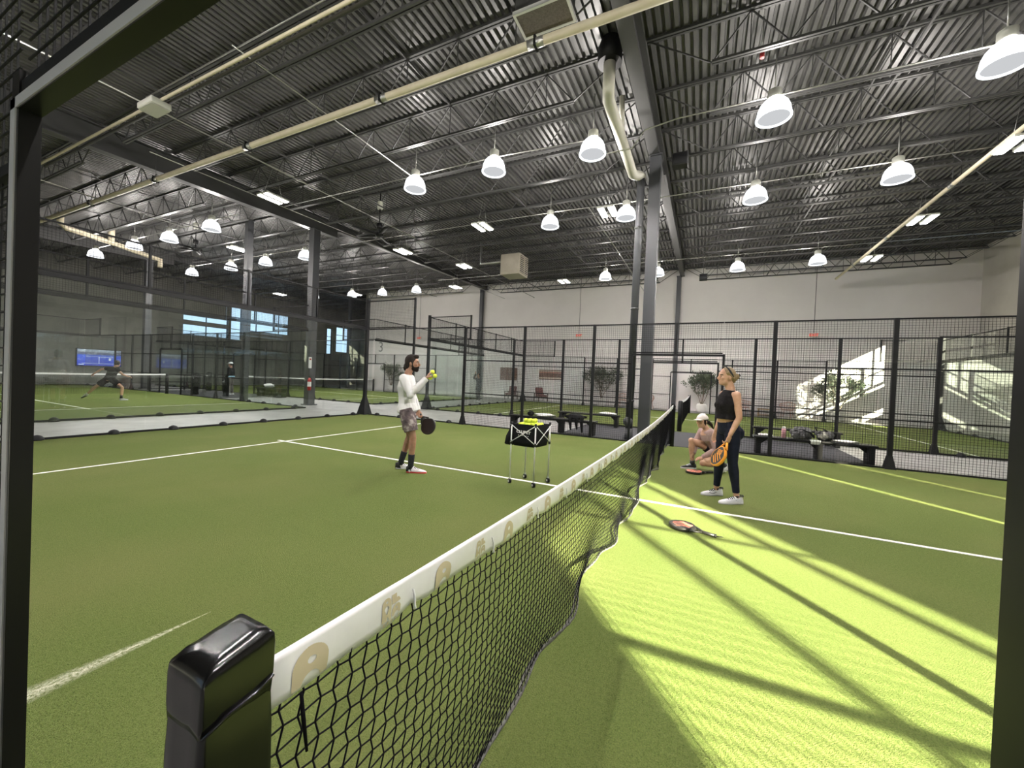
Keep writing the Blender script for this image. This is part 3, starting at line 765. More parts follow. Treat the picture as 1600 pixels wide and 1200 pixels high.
# ------------------------------------------------------------------ things on walls and columns
def exit_sign(x, y, z, lb, top, face=FACE_MX, fx=-1):
    t = thing('exit_sign', lb, 'exit sign', (x,y,z), 0, 'red exit signs on rods')
    MB().rbox((x,y,z), (.06,.42,.24), .01).build('sign_box', FIXW, t)
    o = text('lettering', 'EXIT', .2, EXITR, (0,0,0), FACE_MX, t, .004, .006); o.matrix_world = Matrix.Identity(4)
    o.matrix_basis = Matrix.Translation(V((-.034,0,0))) @ FACE_MX.to_4x4()
    MB().tube([(x,y,z+.1), (x,y,top)], .014, 6).build('sign_rod', STEEL, t)
exit_sign(20.75,20.6,4.5,'red exit sign on a rod by the white wall above the coach',8.4)
exit_sign(20.75,-5.85,4.48,'red exit sign on a long rod against the white wall at right',8.4)
exit_sign(20.75,7.05,4.58,'faint red exit sign seen through the mesh left of the column',8.4)
t = thing('fire_extinguisher', 'red fire extinguisher with white label hung on the left column', 'extinguisher', (6.0,14.27,.62))
MB().lathe((6.0,14.26,.62), [(.05,0), (.075,.02), (.075,.42), (.05,.5), (.025,.53)], 16).build('cylinder_body', RED, t)
MB().lathe((6.0,14.26,.78), [(.0765,0), (.0765,.2)], 16, cap=False).build('paper_label', TOWEL, t)
MB().tube([(6.0,14.26,1.13), (6.0,14.26,1.2)], .02, 8).bar((5.95,14.26,1.2), (6.08,14.26,1.22), .02).build('handle_valve', BLACK, t)
MB().tube([(6.02,14.24,1.17), (6.1,14.22,1.1), (6.11,14.22,.75)], .012, 6).build('hose', BLACK, t)
t = thing('wall_notice', 'white upright notice board above the fire extinguisher on the left column', 'sign', (6.05,14.33,1.78))
MB().span((5.99,14.325,1.55), (6.13,14.345,2.02)).build('board', TOWEL, t)
MB().span((6.02,14.32,1.90), (6.10,14.326,1.96)).build('printed_block', RED, t)
# television
TVB = mat('tv_picture', (.0,.0,.0), .4)
def _tv():
    m = TVB; geo = N(m, 'ShaderNodeNewGeometry'); sp = N(m, 'ShaderNodeSeparateXYZ'); L(m, geo.outputs['Position'], sp.inputs[0])
    f = math_(m, 'DIVIDE', math_(m, 'SUBTRACT', sp.outputs[2], 1.2), 1.0)
    c = ramp(m, f, [(.0, (.02,.05,.55)), (.60, (.03,.10,.75)), (.66, (.05,.14,.6)), (.72, (.08,.09,.20)), (.82, (.12,.13,.20)), (.9, (.35,.4,.5))])
    n = noise(m, 5, 3, .7); c = mixcol(m, math_(m, 'MULTIPLY', ramp(m, n, [(.5,(0,0,0)),(.72,(1,1,1))]), math_(m, 'MULTIPLY', f, .7)), c, (.75,.8,.9))
    L(m, c, bsdf(m).inputs['Emission Color']); bsdf(m).inputs['Emission Strength'].default_value = 1.1
_tv()
t = thing('television', 'large wall television showing a blue court behind the player in black', 'television', (6.5,35.9,1.7))
MB().span((5.45,35.86,1.12), (7.65,35.98,2.27)).build('tv_case', SCREENB, t)
sc = MB().span((5.49,35.85,1.16), (7.61,35.862,2.23)).build('screen', TVB, t)
WL = emis('tv_white', (.85,.9,1), 1.0)
for a, b in (((6.5,35.845,1.3),(6.53,35.851,1.75)), ((5.7,35.845,1.30),(7.4,35.851,1.32)), ((5.9,35.845,1.74),(7.2,35.851,1.76)), ((7.0,35.845,1.52),(7.1,35.851,1.7)), ((5.55,35.845,1.2),(5.8,35.851,1.25))): MB().span(a, b).build('screen_mark', WL, sc)
# paintings
def painting(y0, y1, z0, z1, m, lb, extra=()):
    t = thing('wall_picture', lb, 'painting', (XW-.03,(y0+y1)/2,z0))
    MB().span((XW-.045,y0,z0), (XW-.002,y1,z1)).build('canvas', m, t)
    for a, b, mm in extra: MB().span((XW-.049,y0+.0,a), (XW-.044,y1,b)).build('painted_stripe', mm, t)
    return t
BR1 = noisy('brown_canvas', (.15,.085,.065), (.22,.13,.10), 3, .8)
CRM = mat('cream_stripe', (.60,.50,.40), .8); DKB = mat('dark_stripe', (.09,.05,.04), .8); PKB = mat('pale_red_stripe', (.45,.22,.17), .8)
painting(11.75,13.15,1.35,2.30,BR1,'plain brown painting on the white wall above the maroon armchair')
painting(8.2,10.0,1.5,2.22,BR1,'horizontal striped brown and cream painting on the white wall',((1.58,1.68,CRM),(1.52,1.56,DKB),(1.98,2.06,PKB),(2.10,2.15,CRM),(2.17,2.2,DKB)))

# ------------------------------------------------------------------ furniture
def bench(x, y0, y1, lb, legs, h=.40, w=.36):
    t = thing('bench', lb, 'bench', (x,(y0+y1)/2,0), 0, 'black benches between the courts')
    MB().rbox((x,(y0+y1)/2,h-.025), (w,y1-y0,.05), .02).build('seat', BLACK, t)
    for y in legs:
        MB().span((x-w/2+.02,y-.05,0), (x+w/2-.02,y+.05,h-.05)).build('leg', BLACK, t)
        s = 1 if y < (y0+y1)/2 else -1
        MB().prism([(0,0),(.16,0),(0,-.14)], (x-.02, y+s*.05, h-.05), (0,s,0), (0,0,1), .04*s).build('corner_brace', BLACK, t)
    return t
bench(5.52, 1.95, 4.55, 'black bench left of the column, close to the near court, black jacket on it', (2.05, 2.95, 4.45))
bench(8.08, 1.80, 3.90, 'black bench left of the column, beside the second court fence, white towel on its end', (1.9, 3.8))
bench(5.50, -3.92, -1.72, 'black bench at right close to the near court, bags and bottle on it', (-3.82, -2.95, -1.82))
bench(8.08, -4.0, -1.98, 'empty looking black bench at right beside the second court fence', (-3.9, -2.08))
def lump(name, label, cat, c, r, m, seed=0, n=3, parent=None, nu=20, nv=14, amp=.22, flat=0):
    rnd = random.Random(seed); mb = MB()
    ph = [(rnd.uniform(2,6), rnd.uniform(0,6), rnd.uniform(2,6), rnd.uniform(0,6)) for _ in range(4)]
    rings = []
    for i in range(nv):
        a = -math.pi/2*.97 + math.pi*.97*i/(nv-1)
        rg = []
        for k in range(nu):
            b = 2*math.pi*k/nu
            s = 1+amp*sum(math.sin(p*a+q)*math.sin(round(u)*b+w) for p, q, u, w in ph)/2
            z = r[2]*math.sin(a)*s
            rg.append(V((c[0]+r[0]*math.cos(a)*math.cos(b)*s, c[1]+r[1]*math.cos(a)*math.sin(b)*s, c[2]+max(z, -r[2]*.96))))
        rings.append(rg)
    mb.loft(rings)
    if parent is not None: return mb.build(name, m, parent)
    return tag(mb.build(name, m), label, cat)
t = thing('jacket', 'black jacket draped over the bench left of the column, sleeves hanging', 'jacket', (5.5,2.55,.4))
lump('jacket_body', '', '', (5.48,2.55,.478), (.17,.30,.075), FABK, 3, parent=t)
for y, l in ((2.62,.12), (2.45,.15), (2.30,.08)):
    MB().tube([(5.45,y,.50), (5.31,y+.01,.46), (5.285,y+.01,.36), (5.28,y-.02,l)], [(.05,.03),(.055,.03),(.05,.025),(.022,.012)], 10, (0,1,0)).build('sleeve', FABK, t)
lump('towel', 'white folded towel on the far bench left of the column', 'towel', (8.06,2.2,.442), (.13,.28,.04), TOWEL, 5)
lump('sports_bag', 'flat white bag on the bench behind the ball cart', 'bag', (5.5,3.45,.452), (.14,.30,.05), TOWEL, 9)
lump('cap', 'small black item on the bench above the ball cart', 'cap', (5.5,3.9,.471), (.10,.10,.07), FABK, 11)
t = thing('backpack', 'dark grey crumpled backpack with straps on the right hand bench', 'backpack', (5.5,-2.72,.4))
lump('pack_body', '', '', (5.5,-2.64,.524), (.15,.19,.125), GREYF, 21, parent=t, amp=.3)
lump('front_pocket', '', '', (5.37,-2.58,.482), (.06,.13,.08), GREYF, 23, parent=t, amp=.3)
MB().tube([(5.42,-2.5,.58), (5.36,-2.62,.62), (5.36,-2.78,.56), (5.38,-2.85,.46)], [(.02,.006)]*4, 8, (0,1,0)).build('strap', FABK, t)
t = thing('racket_bag', 'black padded bag behind the backpack on the right hand bench', 'bag', (5.5,-2.98,.4))
lump('bag_body', '', '', (5.53,-3.07,.510), (.13,.16,.11), GREYF, 31, parent=t, amp=.26)
MB().tube([(5.5,-2.92,.60), (5.5,-2.88,.68), (5.5,-3.02,.66), (5.5,-3.12,.60)], [(.05,.01),(.06,.012),(.05,.01),(.03,.01)], 8, (1,0,0)).build('flap', FABK, t)
t = thing('water_bottle', 'pink water bottle with black lid on the right hand bench', 'bottle', (5.45,-2.32,.4))
MB().lathe((5.42,-2.30,.40), [(.04,0), (.045,.01), (.045,.19), (.035,.21)], 16).build('bottle_body', PINK, t); MB().lathe((5.42,-2.30,.61), [(.032,0), (.032,.035), (.02,.045)], 14).build('lid', TOWEL, t)
tag(MB().tube([(5.39,-2.86,.412), (5.335,-2.86,.414), (5.305,-2.86,.39), (5.300,-2.86,.32)], [(.10,.008),(.10,.010),(.09,.008),(.08,.006)], 12, (0,1,0)).build('hand_towel', TOWEL), 'white cloth hanging off the right hand bench under the backpack', 'towel')
lump('shoe_bag', 'small pale bundle at the left end of the right hand bench', 'bundle', (5.45,-1.95,.432), (.08,.14,.03), TOWEL, 41)
lump('towel', 'pale cloth lying flat on the right hand bench right of the bags', 'towel', (5.5,-3.42,.428), (.12,.22,.025), TOWEL, 43)

def armchair(y, rz, lb):
    t = thing('armchair', lb, 'armchair', (20.25,y,0), rz, 'maroon armchairs by the white wall')
    def B(n, lo, hi, m, M=None): return MB().span(lo, hi).build(n, m, t, world=False)
    o = MB().rbox((0,0,.38), (.62,.60,.14), .05).build('seat_cushion', MAROON, t, world=False)
    MB().rbox((.30,0,.66), (.12,.58,.56), .04, Matrix.Rotation(R(14),3,'Y')).build('back_cushion', MAROON, t, world=False)
    for s in (-1, 1):
        MB().rbox((.02,s*.36,.56), (.70,.07,.035), .02).build('armrest', WOODD, t, world=False)
        MB().bar((-.27,s*.36,-.01), (-.24,s*.36,.55), .045).build('leg', WOODD, t, world=False)
        MB().bar((.36,s*.36,-.01), (.30,s*.36,.56), .045).build('leg', WOODD, t, world=False)
    MB().rbox((0,0,.29), (.66,.68,.05), .02).build('seat_frame', WOODD, t, world=False)
armchair(11.75, 0, 'maroon armchair under the plain brown painting'); armchair(9.4, .9, 'maroon armchair turned sideways under the striped painting')
def wicker(y, rz, lb):
    t = thing('wicker_chair', lb, 'chair', (20.2,y,0), rz, 'pinkish wicker chairs by the white wall')
    MB().lathe((0,0,.40), [(.25,0), (.28,.02), (.28,.05), (.2,.06)], 20).build('seat', RATTAN, t, world=False)
    bk = MB()
    for k in range(13):
        a = R(-95+190*k/12); bk.tube([(.27*math.cos(a),.27*math.sin(a),.43), (.36*math.cos(a),.36*math.sin(a),.66), (.33*math.cos(a),.33*math.sin(a),.84-.12*abs(k-6)/6)], .012, 5)
    bk.tube([(.34*math.cos(R(-95+190*k/12)), .34*math.sin(R(-95+190*k/12)), .84-.12*abs(k-6)/6) for k in range(13)], .02, 6)
    bk.tube([(.36*math.cos(R(-95+190*k/12)), .36*math.sin(R(-95+190*k/12)), .62) for k in range(13)], .014, 6)
    bk.build('backrest', RATTAN, t, world=False)
    for a, b in ((-1,-1),(1,-1),(-1,1),(1,1)): MB().tube([(a*.18,b*.18,.41), (a*.25,b*.25,-.01)], .016, 6).build('leg', RATTAN, t, world=False)
wicker(3.85, .3, 'pinkish wicker chair just left of the column'); wicker(2.35, -.3, 'pinkish wicker chair right of the column, beside the white panel')
wicker(-2.75, .4, 'pinkish wicker chair seen behind the standing woman'); wicker(-4.75, -.4, 'pinkish wicker chair right of the wooden crate table')
t = thing('crate_table', 'small wooden crate table between two wicker chairs', 'table', (20.2,-3.75,0))
MB().span((19.95,-4.1,.36), (20.45,-3.4,.42)).build('table_top', TABW, t)
for y in (-4.06, -3.44): MB().span((19.97,y-.02,-.01), (20.43,y+.02,.36)).build('side_panel', TABW, t)
MB().span((19.98,-4.03,.05), (20.42,-3.47,.09)).build('shelf', TABW, t)
def olive(y, h, lb, seed, x=20.15, sc=1.0):
    rnd = random.Random(seed)
    t = thing('potted_olive_tree', lb, 'potted tree', (x,y,0), 0, 'olive trees in white pots')
    MB().lathe((x,y,-.012), [(.20,0), (.27,.06), (.30,.25), (.27,.42), (.22,.50), (.19,.50), (.18,.44)], 24).build('pot', CERAM, t)
    tips = []; tr = MB()
    def branch(p, d, l, r, dep):
        q = p+d*l; m = p+d*l*.5+V((rnd.uniform(-.02,.02), rnd.uniform(-.03,.03), 0))
        tr.tube([p, m, q], [r, r*.85, r*.65], 6)
        tips.append((m, d)); tips.append((q, d))
        if dep:
            for k in range(rnd.choice((2,2,3))):
                e = (d + V((rnd.uniform(-.35,.35), rnd.uniform(-.75,.75), rnd.uniform(-.25,.45)))).normalized(); branch(q, e, l*rnd.uniform(.68,.95), r*.62, dep-1)
    for k in range(5):
        a = k*1.26+rnd.uniform(-.4,.4); branch(V((x+.02*math.cos(a), y+.02*math.sin(a), .42)), V((.12*math.cos(a), .42*math.sin(a), 1)).normalized(), h*.215, .024, 4)
    tr.build('trunk', BARK, t)
    lf = MB()
    for p, d in tips:
        if p.z < .95 or p.x > XW-.33: continue
        for k in range(4):
            e = (d + V((rnd.uniform(-1,1), rnd.uniform(-1,1), rnd.uniform(-.6,.8)))).normalized(); o = p + V((rnd.uniform(-.10,.10), rnd.uniform(-.10,.10), rnd.uniform(-.08,.08)))
            l = rnd.uniform(.09,.16)*(1 if p.x < XW-.35 else 0); w = e.orthogonal().normalized()*l*.20; f = e.cross(w).normalized()*.006
            lf.add([o, o+e*l*.45+w+f, o+e*l, o+e*l*.45-w+f, o+e*l*.45], [(0,1,4),(1,2,4),(2,3,4),(3,0,4)])
    o = lf.build('foliage', LEAF, t, kind='stuff')
olive(22.9, 2.35, 'olive tree in a white pot left of the coach, against the white wall', 1)
olive(5.2, 2.5, 'olive tree in a pot left of the column beyond the benches', 2)
olive(-.62, 2.35, 'olive tree in a white pot framed by the gateway right of the column', 3, 20.0)
olive(-6.9, 2.5, 'olive tree in a pot standing in the sunlit patch at right', 4)
# white panel behind the framed tree is the wall itself; things in the back passage
def bollard(x, y, h, lb):
    t = thing('padded_post', lb, 'padded post', (x,y,0), 0, 'black padded posts in the back passage')
    MB().lathe((x,y,0), [(.13,0), (.13,h-.08), (.10,h-.01), (.04,h)], 16).build('pad', PVC, t)
    for k, s in enumerate((-.06, 0, .06)):
        MB().prism([(-.018,0), (.018,0), (.03,.05+.02*k), (-.005,.05+.02*k)], (x-.131, y-s, h-.26), (0,-1,0), (0,0,1), .006).build('emblem_bar', TOWEL, t)
bollard(5.75,22.4,1.05,'black padded post with a white emblem, left of the others'); bollard(6.2,20.6,.95,'black padded post with a white emblem, shortest, nearest the glass')
bollard(7.8,25.3,1.1,'black padded post with a white emblem, farthest back'); bollard(8.2,24.2,1.0,'black padded post with a white emblem beside the man in black')
t = thing('bench_box', 'dark box bench with openings by the third court fence', 'bench', (7.9,19.5,0))
MB().span((7.65,18.7,.38), (8.1,20.6,.45)).build('seat', BLACK, t)
for y in (18.75, 19.4, 20.1): MB().span((7.66,y,0), (8.09,y+.42,.38)).build('leg', FABK, t)
lump('sports_bag', 'white bag lying on the dark box bench by the third court', 'bag', (7.9,19.9,.557), (.16,.33,.11), TOWEL, 51)
t = thing('equipment_rack', 'black low metal rack standing before the left concrete wall', 'rack', (7.0,27.2,0))
for z in (.05,.45,.88): MB().bar((5.7,27.2,z), (8.3,27.2,z), .05).build('rail', BLACK, t)
for x in (5.75, 6.6, 7.45, 8.25): MB().bar((x,27.2,-.01), (x,27.2,.9), .06).build('leg', BLACK, t)

# ball cart
def ball_mesh(): return MB().ball((0,0,0), .033, 16, 11)
cx0, cy0 = -.055, 1.545; A = (-.235,1.765); B_ = (-.255,1.395); C_ = (.115,1.325); D_ = (.135,1.695)
t = thing('ball_cart', 'black tennis ball cart on four silver legs with wheels beside the net', 'ball cart', (cx0,cy0,0))
zt, zm = .85, .575
for p in (A, B_, C_, D_):
    MB().tube([(p[0],p[1],.06), (p[0],p[1],zt)], .0095, 10).build('leg', ALU, t)
    w = MB().tube([(p[0]-.012,p[1]+.01,.034), (p[0]+.012,p[1]-.012,.034)], .034, 16).build('wheel', BLACK, t)
    MB().tube([(p[0]-.016,p[1]+.013,.034), (p[0]+.016,p[1]-.015,.034)], .016, 12).build('wheel_hub', ALU, w)
    MB().bar((p[0],p[1],.04), (p[0],p[1],.085), .022).build('fork', ALU, w)
    MB().tube([(p[0],p[1],zt-.035), (p[0],p[1],zt+.015)], .017, 8).build('corner_cap', SCREENB, t)
    MB().tube([(p[0],p[1],zm-.02), (p[0],p[1],zm+.025)], .019, 8).build('slider', SCREENB, t)
for p, q in ((A,B_), (B_,C_), (C_,D_), (D_,A)):
    o = (V((p[0]+q[0],p[1]+q[1],0))/2 - V((cx0,cy0,0))).normalized()*.012
    MB().tube([V((*p,zt-.02))+o, V((*q,zm+.01))+o], .0055, 8).build('cross_brace', ALU, t)
    MB().tube([V((*q,zt-.02))+o*1.7, V((*p,zm+.01))+o*1.7], .0055, 8).build('cross_brace', ALU, t)
bag = MB(); rings = []
cn = [V((*p,0)) for p in (A, B_, C_, D_)]; cc = V((cx0,cy0,0))
def bagring(s, z, bul=0):
    out = []
    for i in range(4):
        a, b = cn[i], cn[(i+1) % 4]
        for k in range(5):
            f = k/5; q = a.lerp(b, f); d = q-cc; out.append(cc + d*s*(1+bul*math.sin(math.pi*f)) + V((0,0,z)))
    return out
bag.loft([bagring(.6,.535), bagring(.84,.535,.05), bagring(.92,.60,.04), bagring(.93,.72,.0), bagring(.945,.83), bagring(.945,.842), bagring(.90,.842), bagring(.88,.80), bagring(.5,.78)])
bg = bag.build('basket_bag', FABK, t)
lp = MB().loft([[V((-.19,1.785,.82)), V((-.05,1.785,.82)), V((-.05,1.755,.82)), V((-.19,1.755,.82))], [V((-.21,1.86,.66)), V((-.05,1.85,.66)), V((-.05,1.75,.66)), V((-.20,1.75,.66))], [V((-.21,1.88,.55)), V((-.05,1.87,.55)), V((-.05,1.74,.54)), V((-.20,1.74,.54))], [V((-.19,1.87,.53)), V((-.06,1.86,.53)), V((-.06,1.76,.53)), V((-.18,1.76,.53))]])
lp.build('carry_pouch', FABK, t)
# lettering on the bag, facing the camera side
fx = (V((*B_,0))-V((*A,0))).normalized(); nrm = V((-1,-.055,0)).normalized()
M3 = Matrix((( fx.x, 0, nrm.x), (fx.y, 0, nrm.y), (0, 1, 0)))
mid = (V((*A,0))+V((*B_,0)))/2 - cc
for body, sz, z in (('CLUBET', .052, .735), ('. . . . . .', .05, .70)):
    o = text('lettering', body, sz, TOWEL, (0,0,0), M3, bg, .001, .0018, 'CENTER', 1.15)
    o.matrix_world = Matrix.Identity(4); o.matrix_basis = Matrix.Translation(mid*.955 + V((0,0,z)) + nrm*.012) @ M3.to_4x4() @ Matrix.Diagonal((1.15,1,1,1))
rnd = random.Random(4); bp = None; k = 0
place = [(a*.068-.112+(b % 2)*.034, b*.059-.118, .836) for b in range(5) for a in range(4) if not (b % 2 and a == 3)]
place += [(-.051,.0197,.892), (.017,.0197,.892), (-.017,-.0393,.892), (.051,-.039,.891), (-.017,.079,.891)]
for x, y, z in place:
    if bp is None: bp = ball_mesh().build('padel_ball', BALL); o = bp
    else: o = bp.copy(); COL.objects.link(o)
    o.location = (cx0+x, cy0+y, z-.008); o.rotation_euler = (rnd.random()*3, rnd.random()*3, 0)
    tag(o, 'yellow padel ball in the heap on top of the ball cart', 'ball', 'yellow balls in the ball cart')

# ------------------------------------------------------------------ rackets
def racket(name, label, loc, Mx, rim, face, grip, pat=None, cat='racket'):
    """local frame: head centre at origin, x across the face, z up the face (handle towards +z), y through the face"""
    t = thing(name, label, cat, loc)
    T = lambda p: Mx @ V(p)
    def outline(k, s=1.0):
        a = 2*math.pi*k/32; x, z = .128*s*math.sin(a), -.135*s*math.cos(a)
        if z > .04: x *= 1-.35*((z-.04)/.095)
        return x, z
    f = MB(); f.loft([[T((outline(k,.93)[0], y, outline(k,.93)[1])) for k in range(32)] for y in (-.017, .017)], True, False)
    face_o = f.build('face', face, t, world=False)
    r = MB(); pts = [outline(k) for k in range(32)]
    rr = [[T((x*s, y, z*s)) for x, z in pts] for s, y in ((.92,-.0195), (1.0,-.017), (1.02,0), (1.0,.017), (.92,.0195))]
    r.loft(rr, False); r.build('rim', rim, t, world=False)
    if pat:
        h = MB()
        for sy in (-1, 1):
            for i, (a, b) in enumerate((((-.085,-.03),(-.01,.03)), ((-.06,-.06),(.03,.02)), ((-.03,-.09),(.07,.01)), ((.0,-.1),(.085,-.02)))):
                d = V((b[0]-a[0], 0, b[1]-a[1])).normalized(); w = V((-d.z, 0, d.x))*.0055
                q = [V((a[0],0,a[1]))-w, V((b[0],0,b[1]))-w, V((b[0],0,b[1]))+w, V((a[0],0,a[1]))+w]
                h.loft([[T((p.x, sy*.0172, p.z)) for p in q], [T((p.x, sy*.0186, p.z)) for p in q]], True, False)
            for i in range(5):
                z = .02+.014*i
                h.loft([[T((x, sy*.0172, z+dz)) for x, dz in ((-.05,0),(.05,0),(.05,.007),(-.05,.007))], [T((x, sy*.0186, z+dz)) for x, dz in ((-.05,0),(.05,0),(.05,.007),(-.05,.007))]], True, False)
        h.build('face_pattern', pat, face_o, world=False)
    hl = MB()
    for a in range(9):
        for b in range(9):
            x, z = -.08+.02*a, -.09+.02*b
            if (x/.10)**2+(z/.10)**2 < .9:
                for sy in (-1, 1): hl.tube([T((x, sy*.0171, z)), T((x, sy*.0178, z))], .0042, 6)
    hl.build('hole_pattern', FABK, face_o, world=False)
    th = MB()
    for s in (-1, 1): th.tube([T((s*.075,0,.105)), T((s*.045,0,.15)), T((s*.012,0,.195))], [(.012,.016),(.011,.015),(.011,.014)], 8)
    th.build('throat', rim, t, world=False)
    g = MB().tube([T((0,0,.185)), T((0,0,.20)), T((0,0,.315))], [.014,.0165,.0165], 10); go = g.build('grip', grip, t, world=False)
    MB().tube([T((0,0,.315)), T((0,0,.325)), T((0,0,.33))], [.0185,.0195,.015], 10).build('butt_cap', rim, go, world=False)
    MB().tube([T((0,0,.33)), T((.03,.0,.36)), T((.02,.005,.385)), T((-.012,0,.36)), T((0,0,.33))], .003, 5).build('wrist_cord', grip, go, world=False)
    return t
def frame_from(zax, yhint):
    z = V(zax).normalized(); y = V(yhint); y = (y - z*y.dot(z)).normalized(); x = y.cross(z)
    return Matrix((x, y, z)).transposed()
RK_BLK = mat('racket_black', (.012,.011,.010), .35); RK_BRN = noisy('racket_dark_brown', (.018,.012,.010), (.035,.022,.018), 30, .5)
RK_ORG = mat('racket_orange', (.85,.34,.03), .35); RK_RED = mat('racket_coral', (.72,.22,.14), .5); RK_YEL = mat('racket_yellow', (.75,.52,.05), .4)

# ------------------------------------------------------------------ people
def skin(n, a, b):
    m = noisy(n, a, b, 14, .5, .0); bsdf(m).inputs['Subsurface Weight'].default_value = .05; return m
SK1 = skin('skin_tan', (.33,.175,.11), (.42,.235,.155)); SK2 = skin('skin_warm', (.50,.275,.18), (.58,.34,.235)); SK3 = skin('skin_olive', (.46,.26,.17), (.54,.32,.22))
HAIRD = noisy('hair_dark', (.010,.007,.006), (.028,.019,.015), 60, .6, .3, sc3=(1,1,6), spec=.2); HAIRB = noisy('hair_dark_blond', (.16,.105,.055), (.36,.25,.13), 45, .5, .4, sc3=(1,1,5))
BEARD = noisy('beard_dark', (.012,.009,.008), (.030,.021,.017), 90, .8, .4, spec=.1)
EYEW = mat('eye_white', (.40,.37,.35), .4); EYED = mat('iris_dark', (.02,.012,.008), .2); LIP = mat('lip', (.40,.16,.13), .5)
SHIRTW = noisy('white_jersey', (.66,.65,.645), (.72,.71,.705), 3, .9)
bump(SHIRTW, noise(SHIRTW, 7.5, 2, .45, sc3=(1,1,.55)), .9, .05)
CAMO = mat('tie_dye_shorts', (.2,.17,.17), .9)
L(CAMO, ramp(CAMO, noise(CAMO, 9, 4, .6), [(.36,(.055,.042,.045)), (.48,(.12,.09,.095)), (.56,(.20,.155,.155)), (.66,(.52,.46,.44))]), bsdf(CAMO).inputs['Base Color'])
SOCK = noisy('charcoal_sock', (.022,.024,.028), (.038,.040,.045), 60, .95, spec=.1); SHOEW = noisy('shoe_white', (.66,.66,.68), (.78,.78,.80), 30, .6); SHOEK = mat('shoe_black', (.014,.014,.016), .6)
SOLE = mat('sole_pale', (.60,.60,.60), .6); SOLER = mat('sole_red', (.55,.06,.05), .6)
TOPK = noisy('black_top', (.008,.007,.008), (.017,.015,.016), 25, .9, spec=.1); NAVY = noisy('navy_leggings', (.006,.008,.020), (.011,.013,.028), 20, .7, spec=.2)
MAUVE = noisy('mauve_knit', (.34,.225,.215), (.42,.29,.275), 40, .9, .2); CAPM = noisy('pale_pink_cap', (.66,.58,.57), (.72,.64,.63), 30, .8)
GREYP = noisy('grey_camo_trousers', (.16,.15,.135), (.33,.31,.28), 16, .9); LBLUE = mat('light_blue_cloth', (.35,.62,.80), .8); WCAP = mat('white_cap', (.75,.77,.78), .7); SLATE = noisy('slate_shirt', (.05,.055,.065), (.08,.085,.095), 20, .9)

def remesh(o, vs, it=3):
    m = o.modifiers.new('merge', 'REMESH'); m.mode = 'VOXEL'; m.voxel_size = vs; m.use_smooth_shade = True
    s = o.modifiers.new('soft', 'SMOOTH'); s.factor = .5; s.iterations = it
    return o
def hand(mb, w, d, n, ts, curl, sc=1.0, thumb=.5):
    w, d, n = V(w), V(d).normalized(), V(n); n = (n-d*n.dot(d)).normalized(); la = d.cross(n).normalized()
    c = w+d*.048*sc
    mb.tube([w-d*.02, w+d*.01*sc, c, w+d*.085*sc, w+d*.098*sc], [(.024*sc,.020*sc),(.028*sc,.019*sc),(.041*sc,.017*sc),(.041*sc,.015*sc),(.034*sc,.011*sc)], 12, la)
    for i, (ln, sp) in enumerate(((.92,-1.5),(1.06,-.5),(1.0,.5),(.80,1.5))):
        p = w+d*(.088+(.006 if i in (1,2) else 0))*sc+la*sp*.0195*sc*-ts*-1; a = curl*.55; dirn = d*math.cos(a)+n*math.sin(a)
        pts = [p-d*.012*sc, p]; q = p
        for k, l in enumerate((.042,.027,.021)):
            q = q+dirn*l*ln*sc; pts.append(q); a += curl*(.9 if k == 0 else .6); dirn = d*math.cos(a)+n*math.sin(a)
        mb.tube(pts, [.0095*sc,.0098*sc,.0092*sc,.0085*sc,.0068*sc], 8)
    p = w+d*.022*sc+la*ts*.026*sc
    e = (d*.62+la*ts*.62+n*thumb).normalized(); f = (d*.85+la*ts*.05+n*(thumb+.25)).normalized()
    mb.tube([p-e*.01, p+e*.036*sc, p+e*.036*sc+f*.028*sc, p+e*.036*sc+f*.05*sc], [.014*sc,.0125*sc,.011*sc,.008*sc], 8)
def headframe(fd, up=(0,0,1)):
    f = V(fd).normalized(); u = V(up); l = u.cross(f).normalized(); u = f.cross(l).normalized()
    return Matrix((f, l, u)).transposed()
def head(mb, H, M, neck, s=1.0, mouth=False):
    T = lambda p: V(H)+M @ (V(p)*s)
    mb.ball(T((-.008,0,.022)), (.098*s,.076*s,.104*s), 18, 12, M)
    mb.ball(T((.028,0,-.045)), (.062*s,.058*s,.070*s), 16, 10, M)
    mb.ball(T((.060,0,-.082)), (.032*s,.034*s,.028*s), 12, 8, M)
    mb.tube([T((.086,0,.030)), T((.098,0,.005)), T((.112,0,-.018)), T((.100,0,-.030)), T((.084,0,-.030))], [.008*s,.010*s,.0145*s,.013*s,.006*s], 10)
    mb.ball(T((.078,0,.032)), (.016*s,.050*s,.011*s), 12, 6, M)
    for q in (-1, 1):
        mb.ball(T((.062,q*.040,-.018)), (.026*s,.022*s,.022*s), 10, 7, M)
        mb.ball(T((-.006,q*.078,-.006)), (.020*s,.010*s,.032*s), 10, 7, M)
    mb.ball(T((.086,0,-.052)), (.011*s,.024*s,.008*s), 10, 6, M); mb.ball(T((.083,0,-.066)), (.011*s,.022*s,.008*s), 10, 6, M)
    mb.tube([V(neck)-V((0,0,.03)), V(neck)+V((0,0,.02)), T((-.025,0,-.065)), T((-.02,0,0))], [.068*s,.057*s,.054*s,.05*s], 14)
